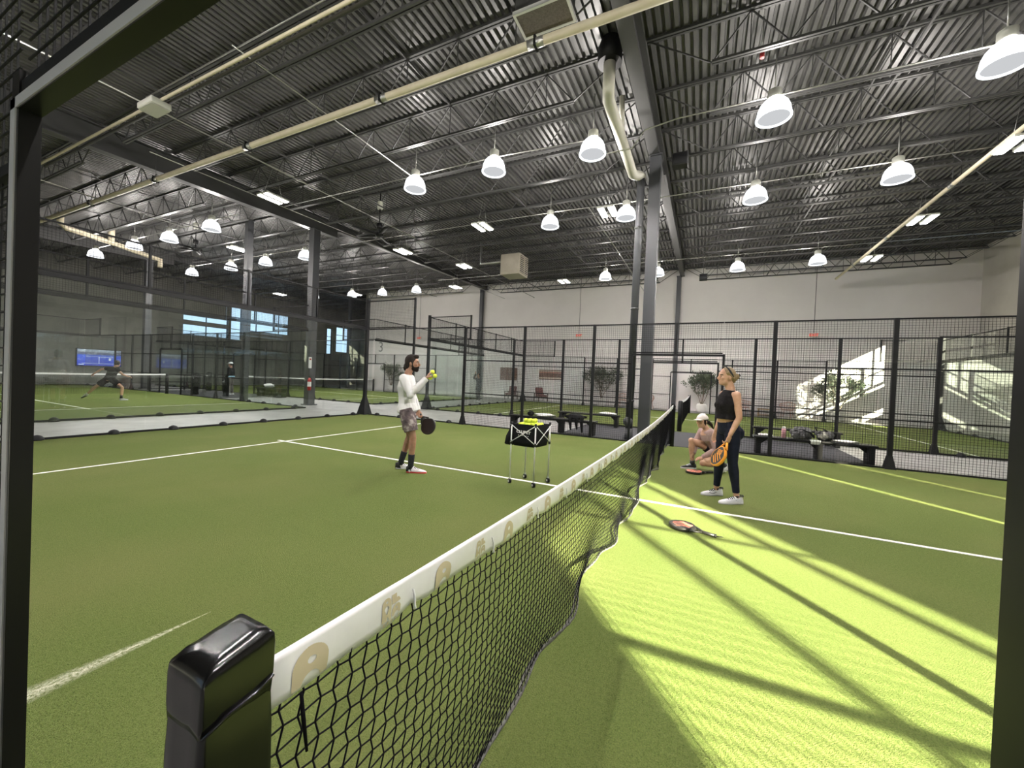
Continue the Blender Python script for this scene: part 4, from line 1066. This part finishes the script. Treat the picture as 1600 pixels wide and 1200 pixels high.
def facebits(t, H, M, s=1.0, brow=HAIRD, lip=LIP, openm=False):
    T = lambda p: V(H)+M @ (V(p)*s)
    for q in (-1, 1):
        e = MB().ball(T((.0765,q*.031,.008)), .0105*s, 10, 8, M).build('eye', EYEW, t, world=False)
        MB().ball(T((.0835,q*.0315,.008)), .0062*s, 8, 6, M).build('iris', EYED, e, world=False)
        MB().tube([T((.091,q*.013,.028)), T((.089,q*.032,.033)), T((.073,q*.054,.026))], [.006*s,.007*s,.004*s], 6).build('eyebrow', brow, t, world=False)
    m = MB().ball(T((.091,0,-.055)), (.008*s,.021*s,.006*s), 10, 6, M).ball(T((.088,0,-.066)), (.009*s,.019*s,.006*s), 10, 6, M).build('mouth', lip, t, world=False)
    if openm: MB().ball(T((.0935,0,-.0605)), (.006*s,.015*s,.006*s), 10, 6, M).build('mouth_opening', EYED, m, world=False)
def limb(mb, pts, rad, n=12): mb.tube(pts, rad, n); [mb.ball(p, r if not isinstance(r, tuple) else r[0], 12, 8) for p, r in zip(pts[1:-1], rad[1:-1])]
def leg_pts(h, k, a):
    h, k, a = V(h), V(k), V(a)
    return [h+(h-k).normalized()*.03, h.lerp(k,.35), h.lerp(k,.8), k, k.lerp(a,.28), k.lerp(a,.7), a, a+(a-k).normalized()*.03]
LEGR = [.088,.080,.060,.053,.055,.040,.034,.036]
def arm_pts(s, e, w):
    s, e, w = V(s), V(e), V(w); return [s, s.lerp(e,.5), e, e.lerp(w,.3), w]
ARMR = [.052,.044,.037,.038,.026]
def shoe(t, a, heel, toe, up, m, sm, lace, name='shoe', tag_label=None, w=1.0):
    h, o = V(heel), V(toe); d = (o-h); Ln = d.length; d.normalize(); u = V(up); u = (u-d*u.dot(d)).normalized(); l = u.cross(d)
    def ring(f, hw, hh, zb=.012):
        out = []
        for k in range(14):
            b = 2*math.pi*k/14; y = hw*w*math.cos(b); z = zb + (hh-zb)*(max(0, math.sin(b))**.8 if math.sin(b) > 0 else 0) - (.006 if math.sin(b) < -.3 else 0)
            out.append(h+d*Ln*f+l*y+u*z)
        return out
    o1 = MB().loft([ring(.0,.018,.06), ring(.03,.030,.088), ring(.16,.036,.098), ring(.30,.037,.096), ring(.45,.041,.078), ring(.62,.046,.060), ring(.80,.044,.048), ring(.93,.032,.038), ring(1.0,.012,.024)])
    so = o1.build(name, m, t, tag_label, world=False)
    def flat(z, g): return [h+d*Ln*f+l*y*w+u*z for f, y in ((-.01-g,.012),(.03,.032+g),(.3,.036+g),(.6,.048+g),(.85,.044+g),(.97,.026+g),(1.01+g,0),(.97,-.026-g),(.85,-.044-g),(.6,-.046-g),(.3,-.036-g),(.03,-.032-g),(-.01-g,-.012))]
    MB().loft([flat(-.004,0), flat(.008,.002), flat(.022,.001)]).build('sole', sm, so, world=False)
    lc = MB()
    for f, z in ((.40,.088),(.47,.080),(.54,.071),(.61,.063)): lc.tube([h+d*Ln*f+l*.026+u*(z-.014), h+d*Ln*f+u*z, h+d*Ln*f-l*.026+u*(z-.014)], .0055, 6)
    lc.tube([h+d*Ln*.28+l*.034+u*.085, h+d*Ln*.33+u*.105, h+d*Ln*.28-l*.034+u*.085], .009, 6)
    lc.build('laces', lace, so, world=False)
    return so
def person(label, loc, f, J, sk, vox=.0075, mouth=False, sc=1.0, hands=True):
    t = thing('person', label, 'person', loc, math.atan2(f[1], f[0]))
    mb = MB()
    mb.tube([V(J['pel'])-V((0,0,.06)), J['pel'], J['wai'], J['che'], V(J['nec'])-V((0,0,.06)), J['nec']], [(.13,.10),(.155,.115),(.128,.098),(.158,.115),(.12,.085),(.058,.056)], 18, J.get('lat', (0,1,0)))
    for s in 'LR':
        mb.ball(J[s+'sh'], .054, 12, 8)
        mb.tube([V(J['nec'])-V((0,0,.07)), J[s+'sh']], [.052,.048], 10)
        limb(mb, arm_pts(J[s+'sh'], J[s+'el'], J[s+'wr']), ARMR)
        limb(mb, leg_pts(J[s+'hi'], J[s+'kn'], J[s+'an']), LEGR)
        if s+'hd' in J and hands: hand(mb, J[s+'wr'], *J[s+'hd'])
    M = headframe(J['fd']); head(mb, J['hea'], M, J['nec'])
    o = remesh(mb.build('body', sk, t, world=False), vox, 2)
    return t, M, o
def torso_cloth(J, grow, lo, hi_f=1.0, sleeves=None, open_arm=True):
    mb = MB(); g = grow; p, w, c, n = V(J['pel']), V(J['wai']), V(J['che']), V(J['nec'])
    lat = J.get('lat', (0,1,0)); st = p.lerp(w, lo)
    mb.tube([st, p.lerp(w, max(lo,.6)) if lo < .55 else w.lerp(c,.2), w.lerp(c,.35), c, c.lerp(n,.55), c.lerp(n, .84), c.lerp(n, .97)], [(.152+g,.118+g),(.140+g,.108+g),(.136+g,.102+g),(.160+g,.118+g),(.135+g,.095+g),(.090+g,.07+g),(.066+g*.6,.062+g*.6)], 20, lat)
    for s in 'LR':
        if sleeves:
            a = arm_pts(J[s+'sh'], J[s+'el'], J[s+'wr']); k = sleeves
            mb.ball(J[s+'sh'], .051+g, 12, 8); mb.tube([n-V((0,0,.085)), J[s+'sh']], [.050+g,.046+g], 10)
            limb(mb, a[:k], [r+g for r in ARMR[:k]])
    return mb
def shorts_cloth(J, g, frac, hem):
    mb = MB(); p, w = V(J['pel']), V(J['wai']); lat = J.get('lat', (0,1,0))
    mb.tube([p-V((0,0,.05)), p, p.lerp(w,.55)], [(.14+g,.11+g),(.155+g,.118+g),(.118+g,.088+g)], 18, lat)
    for s in 'LR':
        h, k = V(J[s+'hi']), V(J[s+'kn']); mb.tube([h+(h-k).normalized()*.05, h.lerp(k,.3), h.lerp(k,frac)], [.09+g,.092+g,hem], 14)
    return mb

# the coach: faces the net, near arm raised with three balls, racket in the other hand
fc = V((.435,-.90,0)).normalized(); lc_ = V((.90,.435,0)).normalized()
J = dict(pel=(-.095,0,.93), wai=(-.105,0,1.06), che=(-.120,0,1.27), nec=(-.105,0,1.465), hea=(-.045,0,1.632), fd=(1,0,-.02),
         Rsh=(-.125,-.165,1.40), Rel=(.0,-.235,1.165), Rwr=(.205,-.15,1.415), Rhd=((.42,.25,.80),(.75,.35,-.45),-1,1.05,1.0,.7),
         Lsh=(-.115,.165,1.40), Lel=(-.09,.26,1.13), Lwr=(.02,.20,.90), Lhd=((.45,-.25,-.85),(.2,-.9,.2),1,1.25,1.0,.5),
         Rhi=(-.08,-.09,.90), Rkn=(.03,-.11,.52), Ran=(.012,-.10,.11), Lhi=(-.10,.09,.90), Lkn=(-.075,.11,.51), Lan=(-.195,.12,.11))
base = V((-.55,3.276,0)) + lc_*.10
coach, M, _ = person('bearded man in white long-sleeve shirt and patterned shorts holding up yellow balls', base, fc, J, SK1)
facebits(coach, J['hea'], M, 1, HAIRD, LIP, True)
H = V(J['hea']); T = lambda p: H+M @ V(p)
hr = MB().ball(T((-.022,0,.038)), (.100,.084,.104), 18, 12, M).ball(T((-.065,0,-.02)), (.055,.072,.085), 14, 10, M).ball(T((.045,0,.105)), (.05,.060,.034), 14, 8, M)
hr.tube([T((-.085,0,-.03)), T((-.095,0,-.09)), T((-.105,0,-.12))], [(.05,.03),(.045,.025),(.015,.01)], 10)
for q in (-1, 1): hr.tube([T((.005,q*.075,.03)), T((.012,q*.074,-.01)), T((.022,q*.066,-.045))], [.016,.010,.007], 8)
remesh(hr.build('hair', HAIRD, coach, world=False), .008, 2)
bd = MB().ball(T((.036,0,-.072)), (.064,.060,.046), 16, 10, M).ball(T((.064,0,-.098)), (.034,.036,.030), 12, 8, M)
for q in (-1, 1): bd.tube([T((.012,q*.066,-.025)), T((.025,q*.062,-.06)), T((.05,q*.045,-.085))], [.014,.018,.018], 8)
bd.tube([T((.093,-.026,-.050)), T((.101,0,-.040)), T((.093,.026,-.050))], [.006,.008,.006], 8)
remesh(bd.build('beard', BEARD, coach, world=False), .006, 2)
facem = MB().ball(T((.0965,0,-.060)), (.010,.018,.010), 10, 8, M).build('mouth_opening', EYED, coach, world=False)
sh = torso_cloth(J, .020, -.35, 1, 5); sh.tube([V((-.09,0,.905)), V((-.095,0,.95)), V((-.10,0,1.02))], [(.190,.158),(.186,.154),(.168,.134)], 20, (0,1,0))
remesh(sh.build('long_sleeve_shirt', SHIRTW, coach, world=False), .009, 3)
remesh(shorts_cloth(J, .022, .74, .105).build('shorts', CAMO, coach, world=False), .010, 2)
for s in 'RL':
    a, k = V(J[s+'an']), V(J[s+'kn']); MB().tube([k.lerp(a,.60), k.lerp(a,.64), a, a-V((0,0,.05))], [.049,.050,.043,.043], 14).build('sock', SOCK, coach, world=False)
sR = shoe(coach, None, (-.045,-.10,0), (.255,-.115,0), (0,0,1), SHOEW, SOLER, SHOEK)
sL = shoe(coach, None, (-.27,.12,0), (.03,.13,0), (0,0,1), SHOEW, SOLE, SHOEK)
for o, hx, y in ((sR,-.045,-.10), (sL,-.27,.12)):
    MB().loft([[V((hx-.006,y-.03,.02)), V((hx-.006,y+.03,.02)), V((hx-.002,y+.028,.09)), V((hx-.002,y-.028,.09))], [V((hx+.085,y-.0405,.012)), V((hx+.085,y+.0405,.012)), V((hx+.05,y+.040,.104)), V((hx+.05,y-.040,.104))]]).build('heel_counter', SHOEK, o, world=False)
MB().tube([V((-.02,.215,.935)), V((-.005,.21,.915))], .031, 14).build('watch', SHOEK, coach, world=False)
def W_(base_, f, p): f = V(f); l = V((-f.y, f.x, 0)); return base_ + f*p[0] + l*p[1] + V((0,0,p[2]))
for i, (p, lb) in enumerate((((.285,-.115,1.515),'topmost yellow ball in the raised hand of the coach'), ((.325,-.120,1.458),'front yellow ball in the raised hand of the coach'), ((.262,-.135,1.430),'lowest yellow ball held against the palm of the coach'))):
    o = bp.copy(); COL.objects.link(o); o.location = W_(base, fc, p); tag(o, lb, 'ball', 'balls in the coach hand')
gc = V((.075,.175,.835)); hc = V((.215,.06,.685)); ax = (gc-hc).normalized()
Rz = Matrix.Rotation(math.atan2(fc.y, fc.x), 3, 'Z')
racket('padel_racket', 'black padel racket held low in front of the hips of the bearded man', W_(base, fc, hc), Rz @ frame_from(ax, (-.25,-1,.1)), RK_BLK, RK_BRN, RK_BLK)

# the standing woman
fw = V((-.435,.90,0)).normalized()
J = dict(pel=(-.035,0,.93), wai=(.012,0,1.06), che=(.012,0,1.245), nec=(-.022,0,1.435), hea=(.035,0,1.607), fd=(1,0,-.02),
         Lsh=(-.022,.150,1.375), Lel=(-.045,.195,1.095), Lwr=(.050,.175,.865), Lhd=((.30,0,-.95),(.3,-.9,.1),1,1.25,.92,.5),
         Rsh=(-.02,-.150,1.375), Rel=(-.03,-.19,1.10), Rwr=(.05,-.17,.87), Rhd=((.25,.1,-.95),(.1,.9,.2),-1,.5,.92,.4),
         Lhi=(-.03,.085,.90), Lkn=(-.035,.115,.51), Lan=(-.085,.15,.10), Rhi=(-.03,-.085,.90), Rkn=(-.005,-.14,.51), Ran=(-.01,-.20,.10))
bw = V((.53,-.985,0)) - V((-.90,-.435,0)).normalized()*.15
wom, M, _ = person('standing woman in black sleeveless top and navy leggings holding an orange racket', bw, fw, J, SK2)
facebits(wom, J['hea'], M, .96, noisy('brow_brown', (.08,.05,.03), (.12,.08,.05), 30))
H = V(J['hea']); T = lambda p: H+M @ V(p)
hr = MB().ball(T((-.020,0,.036)), (.097,.081,.099), 18, 12, M).ball(T((-.075,0,-.015)), (.050,.064,.075), 14, 10, M)
for q in (-1, 1): hr.tube([T((.03,q*.070,.06)), T((-.01,q*.079,.025)), T((-.06,q*.066,-.03))], [.018,.016,.018], 8)
hr.ball(T((-.125,0,.005)), (.040,.046,.046), 12, 9, M)
remesh(hr.build('hair', HAIRB, wom, world=False), .008, 2)
hb_ = MB(); hb_.tube([T((-.012+.052*math.cos(a)-.01, .087*math.sin(a), .038+.102*math.cos(a))) for a in [R(-112+224*i/18) for i in range(19)]], [(.014,.006)]*19, 8, M @ V((1,0,.2)))
hb_.build('headband', SHOEK, wom, world=False)
MB().tube([T((-.10,0,.012)), T((-.112,0,.01))], [.036,.036], 12).ball(T((-.165,0,.022)), (.018,.02,.018), 8, 6, M).build('hair_tie', SHOEK, wom, world=False)
tp = torso_cloth(J, .014, 1.0, 1, None)
for s, q in (('L',1), ('R',-1)): tp.tube([V((.01,q*.085,1.33)), V((-.02,q*.095,1.425)), V((-.075,q*.085,1.34))], [(.032,.014),(.028,.014),(.032,.014)], 10, (0,1,0))
for q in (-1, 1): tp.ball((.095,q*.062,1.235), (.045,.055,.052), 12, 8)
remesh(tp.build('sleeveless_top', TOPK, wom, world=False), .009, 3)
lg = MB().tube([V(J['pel'])-V((0,0,.07)), J['pel'], V(J['pel']).lerp(V(J['wai']),.9)], [(.135,.105),(.163,.128),(.134,.104)], 18, (0,1,0))
for q in (-1, 1): lg.ball((-.11,q*.07,.885), (.075,.085,.09), 12, 9)
for s in 'LR':
    pts = leg_pts(J[s+'hi'], J[s+'kn'], J[s+'an']); pts[-1] = pts[6]; limb(lg, pts[:6]+[pts[5].lerp(pts[6],.75)], [.098,.090,.068,.060,.062,.046,.042])
remesh(lg.build('leggings', NAVY, wom, world=False), .009, 3)
MB().box((.065,.148,.40), (.02,.004,.012)).build('small_mark', TOWEL, wom, world=False)
for s, hx, y in (('L',(-.165,.15),(.150,.175)), ('R',(-.095,-.20),(.20,-.19))):
    so = shoe(wom, None, (hx[0],hx[1],0), (y[0],y[1],0), (0,0,1), SHOEW, SOLE, NAVY)
    q = hx[1]; MB().tube([V((hx[0]+.012,q+.034,.098)), V((hx[0]-.004,q,.105)), V((hx[0]+.012,q-.034,.098)), V((hx[0]+.08,q-.036,.095)), V((hx[0]+.11,q,.10)), V((hx[0]+.08,q+.036,.095)), V((hx[0]+.012,q+.034,.098))], .006, 6).build('shoe_collar', NAVY, so, world=False)
    MB().tube([V((hx[0]+.10,q+.040,.05)), V((hx[0]+.15,q+.043,.03)), V((hx[0]+.20,q+.044,.045))], .004, 6).build('shoe_stripe', GREYF, so, world=False)
hc = V((.172,.165,.595)); gc = V((.075,.17,.79)); ax = (gc-hc).normalized()
Rz = Matrix.Rotation(math.atan2(fw.y, fw.x), 3, 'Z')
racket('padel_racket', 'black and orange padel racket hanging from the hand of the standing woman', W_(bw, fw, hc), Rz @ frame_from(ax, (1,.02,.0)), RK_ORG, RK_BLK, RK_BLK, RK_ORG)

# the crouching woman in the cap
J = dict(pel=(-.13,0,.37), wai=(-.055,.0,.49), che=(.045,0,.60), nec=(.115,.005,.725), hea=(.195,.02,.862), fd=(.90,.42,-.10), lat=(0,1,0),
         Lsh=(.070,.150,.665), Lel=(.02,.205,.40), Lwr=(.185,.09,.245), Lhd=((.75,-.45,-.35),(-.2,-.5,-.8),1,.7,.9,.4),
         Rsh=(.105,-.14,.675), Rel=(.20,-.185,.44), Rwr=(.27,-.10,.27), Rhd=((.5,.4,-.6),(-.3,.7,-.5),-1,.7,.9,.4),
         Lhi=(-.13,.095,.33), Lkn=(.215,.155,.155), Lan=(-.165,.125,.125), Rhi=(-.11,-.095,.36), Rkn=(.305,-.11,.50), Ran=(.265,-.12,.10))
bc = V((2.55,-.80,0))
cro, M, _ = person('crouching woman in a pale cap and mauve sweater tying her shoe', bc, fw, J, SK3)
facebits(cro, J['hea'], M, .96)
H = V(J['hea']); T = lambda p: H+M @ V(p)
hr = MB().ball(T((-.018,0,.020)), (.094,.082,.092), 16, 11, M).tube([T((-.085,0,-.01)), T((-.15,.0,-.03)), T((-.215,.01,-.085)), T((-.265,.015,-.16))], [.028,.036,.030,.010], 10)
for q in (-1, 1): hr.tube([T((.015,q*.076,.03)), T((.01,q*.078,-.03)), T((-.005,q*.070,-.07))], [.016,.014,.006], 8)
remesh(hr.build('hair', HAIRD, cro, world=False), .008, 2)
cp = MB().ball(T((-.012,0,.035)), (.107,.091,.100), 20, 9, M, lo=.05).build('cap', CAPM, cro, world=False)
MB().loft([[T((.07+a, .072*b, .046-abs(b)*.012)) for a, b in ((0,-1),(.0,-.5),(.0,0),(.0,.5),(0,1),(.06,.85),(.095,.45),(.105,0),(.095,-.45),(.06,-.85))], [T((.07+a, .072*b, .052-abs(b)*.012)) for a, b in ((0,-1),(.0,-.5),(.0,0),(.0,.5),(0,1),(.06,.85),(.095,.45),(.105,0),(.095,-.45),(.06,-.85))]]).build('cap_brim', CAPM, cp, world=False)
MB().ball(T((-.012,0,.136)), .010, 8, 6).build('cap_button', CAPM, cp, world=False)
sw = torso_cloth(J, .020, .0, 1, 5)
remesh(sw.build('sweater', MAUVE, cro, world=False), .009, 3)
remesh(shorts_cloth(J, .016, .40, .100).build('shorts', TOPK, cro, world=False), .010, 2)
shoe(cro, None, (.195,-.12,0), (.465,-.125,0), (0,0,1), SHOEK, SOLE, SHOEW)
shoe(cro, None, (-.245,.125,.165), (-.115,.128,.020), (-.75,0,.65), SHOEW, SOLE, SHOEK)
MB().tube([V((-.145,.126,.128)), V((-.20,.126,.13))], [.040,.041], 12).build('sock', SHOEK, cro, world=False)
MB().tube([V((.268,-.118,.15)), V((.262,-.12,.07))], [.043,.044], 12).build('sock', SHOEK, cro, world=False)
fwx = V((-.435,.90,0)).normalized()
p0 = V((2.24,-.52,.021)); ax = V((2.40,-.82,.018)) - V((2.24,-.52,.018))
racket('padel_racket', 'black and red padel racket lying by the foot of the crouching woman', V((2.15,-.55,.021)), frame_from(V((.22,-.36,0)), (0,0,1)), RK_BLK, RK_RED, RK_BLK, RK_BLK)
racket('padel_racket', 'black padel racket with coral face lying alone on the sunlit turf', V((-.765,-.49,.021)), frame_from(V((-.16,-.40,.0)), (0,0,1)), RK_BLK, RK_BLK, RK_BLK, RK_RED)

# the player in black lunging on the court behind
fr = V((.435,-.90,0)).normalized()
J = dict(pel=(.18,.0,.80), wai=(.24,0,.93), che=(.31,0,1.12), nec=(.38,.02,1.27), hea=(.43,.05,1.40), fd=(-.3,.9,-.1),
         lat=(1,0,-.3), Rsh=(.47,.0,1.20), Rel=(.60,.08,1.0), Rwr=(.68,.2,.93), Rhd=((.2,.6,-.1),(0,0,-1),1,.9),
         Lsh=(.16,.02,1.22), Lel=(-.16,.03,1.16), Lwr=(-.44,.02,.98), Lhd=((-.7,0,-.6),(0,.7,-.4),1,.4),
         Lhi=(.09,0,.78), Lkn=(-.36,.02,.48), Lan=(-.70,.0,.14), Rhi=(.28,.02,.78), Rkn=(.63,.06,.49), Ran=(.64,.02,.11))
bpz = V((1.60,20.03,0))
pl, M, _ = person('player in black shirt and shorts lunging on the court behind the glass', bpz, fr, J, SK2, .011)
H = V(J['hea']); T = lambda p: H+M @ V(p)
remesh(MB().ball(T((-.022,0,.03)), (.10,.086,.108), 16, 10, M).build('hair', HAIRD, pl, world=False), .012, 2)
remesh(torso_cloth(J, .022, -.1, 1, 2).build('shirt', TOPK, pl, world=False), .012, 3)
remesh(shorts_cloth(J, .020, .62, .105).build('shorts', TOPK, pl, world=False), .012, 2)
shoe(pl, None, (-.66,0,.115), (-.86,.0,.02), (-.45,0,.9), SHOEW, SHOEK, SHOEK); shoe(pl, None, (.60,.0,0), (.72,.22,0), (0,0,1), SHOEW, SOLE, SHOEW)
MB().tube([V((.64,.02,.20)), V((.64,.02,.08))], [.043,.043], 10).build('sock', SHOEK, pl, world=False); MB().tube([V((-.62,.005,.22)), V((-.69,0,.14))], [.043,.043], 10).build('sock', SHOEW, pl, world=False)
facebits(pl, J['hea'], M)

# people standing far back
def stander(label, loc, f, h, sk, top, low, hat, short=False, arms='down', hatm=WCAP, vox=.012):
    s = 1.0
    J = dict(pel=(0,0,.90), wai=(.0,0,1.03), che=(-.01,0,1.23), nec=(0,0,1.42), hea=(.03,0,1.585), fd=(1,0,-.05),
             Rsh=(0,-.17,1.36), Rel=(-.02,-.22,1.10), Rwr=(.10,-.2,.90), Rhd=((.3,0,-.9),(0,1,0),-1,.6), Lsh=(0,.17,1.36), Lel=(-.02,.22,1.10), Lwr=(.12,.17,.92), Lhd=((.3,0,-.9),(0,-1,0),1,.6),
             Rhi=(0,-.09,.87), Rkn=(.02,-.12,.50), Ran=(-.02,-.14,.10), Lhi=(0,.09,.87), Lkn=(.02,.12,.50), Lan=(-.02,.14,.10))
    if arms == 'up': J.update(Rel=(.20,-.22,1.42), Rwr=(.16,-.12,1.68), Rhd=((0,.2,1),(1,0,0),-1,.6), Lel=(.16,.20,1.18), Lwr=(.22,.08,1.40), Lhd=((.3,-.3,.9),(1,0,0),1,.6))
    t, M, _ = person(label, loc, f, J, sk, vox)
    H = V(J['hea']); T = lambda p: H+M @ V(p)
    remesh(torso_cloth(J, .025, -.3, 1, 5 if top is not SLATE else 3).build('shirt', top, t, world=False), vox, 2)
    if short: remesh(shorts_cloth(J, .022, .75, .10).build('shorts', low, t, world=False), vox, 2)
    else:
        mb = shorts_cloth(J, .015, .9, .08)
        for q in 'LR': limb(mb, leg_pts(J[q+'hi'], J[q+'kn'], J[q+'an'])[:7], [r+.018 for r in LEGR[:7]])
        remesh(mb.build('trousers', low, t, world=False), vox, 2)
    facebits(t, J['hea'], M)
    remesh(MB().ball(T((-.02,0,.022)), (.098,.083,.10), 14, 9, M).build('hair', HAIRD, t, world=False), .012, 2)
    if hat:
        c = MB().ball(T((-.010,0,.035)), (.112,.096,.105), 16, 8, M, lo=.1).build('cap', hatm, t, world=False)
        MB().box(T((.125,0,.048)), (.10,.13,.012), M=M).build('cap_brim', hatm, c, world=False)
    for q in (-.14, .14): shoe(t, None, (-.09,q,0), (.19,q*1.1,0), (0,0,1), SHOEW, SOLE, SHOEK)
    return t
m1 = stander('man in white cap and dark jacket with grey trousers standing far behind the glass', V((6.95,21.6,.003)), (-.5,.85,0), 1.7, SK2, TOPK, GREYP, True)
MB().tube([V((-.02,0,.99)), V((-.02,0,.93))], [(.19,.15),(.19,.15)], 16, (0,1,0)).build('waist_towel', LBLUE, m1, world=False)
stander('man in pale blue cap and dark shorts standing far behind beside the column', V((7.05,20.75,.003)), (.9,-.4,0), 1.7, SK2, SLATE, TOPK, True, True, 'down', LBLUE)
stander('grey figure with a raised arm standing in the passage beyond the second court', V((15.45,11.62,-.012)), (-.8,.5,0), 1.6, SK1, GREYF, GREYF, False, False, 'up')

# ------------------------------------------------------------------ daylight, world, camera
sun = bpy.data.lights.new('sun', 'SUN'); sun.energy = 76; sun.angle = R(.6); sun.color = (1,.93,.66)
so = bpy.data.objects.new('sun', sun); COL.objects.link(so)
sd = V((.78,.625,-.39)).normalized(); so.rotation_euler = sd.to_track_quat('-Z','Y').to_euler()
w = bpy.data.worlds.new('World'); S.world = w; w.use_nodes = True
bgd = w.node_tree.nodes['Background']; bgd.inputs[0].default_value = (.58,.78,1.0,1); bgd.inputs[1].default_value = 1.5
cam = bpy.data.cameras.new('cam'); co = bpy.data.objects.new('cam', cam); COL.objects.link(co); S.camera = co
cam.sensor_width = 36; cam.sensor_fit = 'HORIZONTAL'; cam.lens = 615.25/1600*36; cam.clip_start = .03; cam.clip_end = 200
yaw, pit, rol = .4499, -.0131, .0424
F = V((math.cos(yaw)*math.cos(pit), math.sin(yaw)*math.cos(pit), math.sin(pit))); Rr = V((math.sin(yaw), -math.cos(yaw), 0)); U = Rr.cross(F)
R2 = Rr*math.cos(rol)+U*math.sin(rol); U2 = U*math.cos(rol)-Rr*math.sin(rol)
co.matrix_world = Matrix.Translation(V((-5.202,-.6088,1.4636))) @ Matrix((R2, U2, -F)).transposed().to_4x4()
vs = S.view_settings; vs.view_transform = 'Standard'; vs.look = 'None'; vs.exposure = 0.17; vs.gamma = 1.0; vs.use_curve_mapping = False
c = S.cycles
c.use_denoising = True; c.max_bounces = 6; c.diffuse_bounces = 4; c.glossy_bounces = 3; c.transparent_max_bounces = 40; c.transmission_bounces = 4
c.sample_clamp_indirect = 6.0; c.caustics_reflective = False; c.caustics_refractive = False
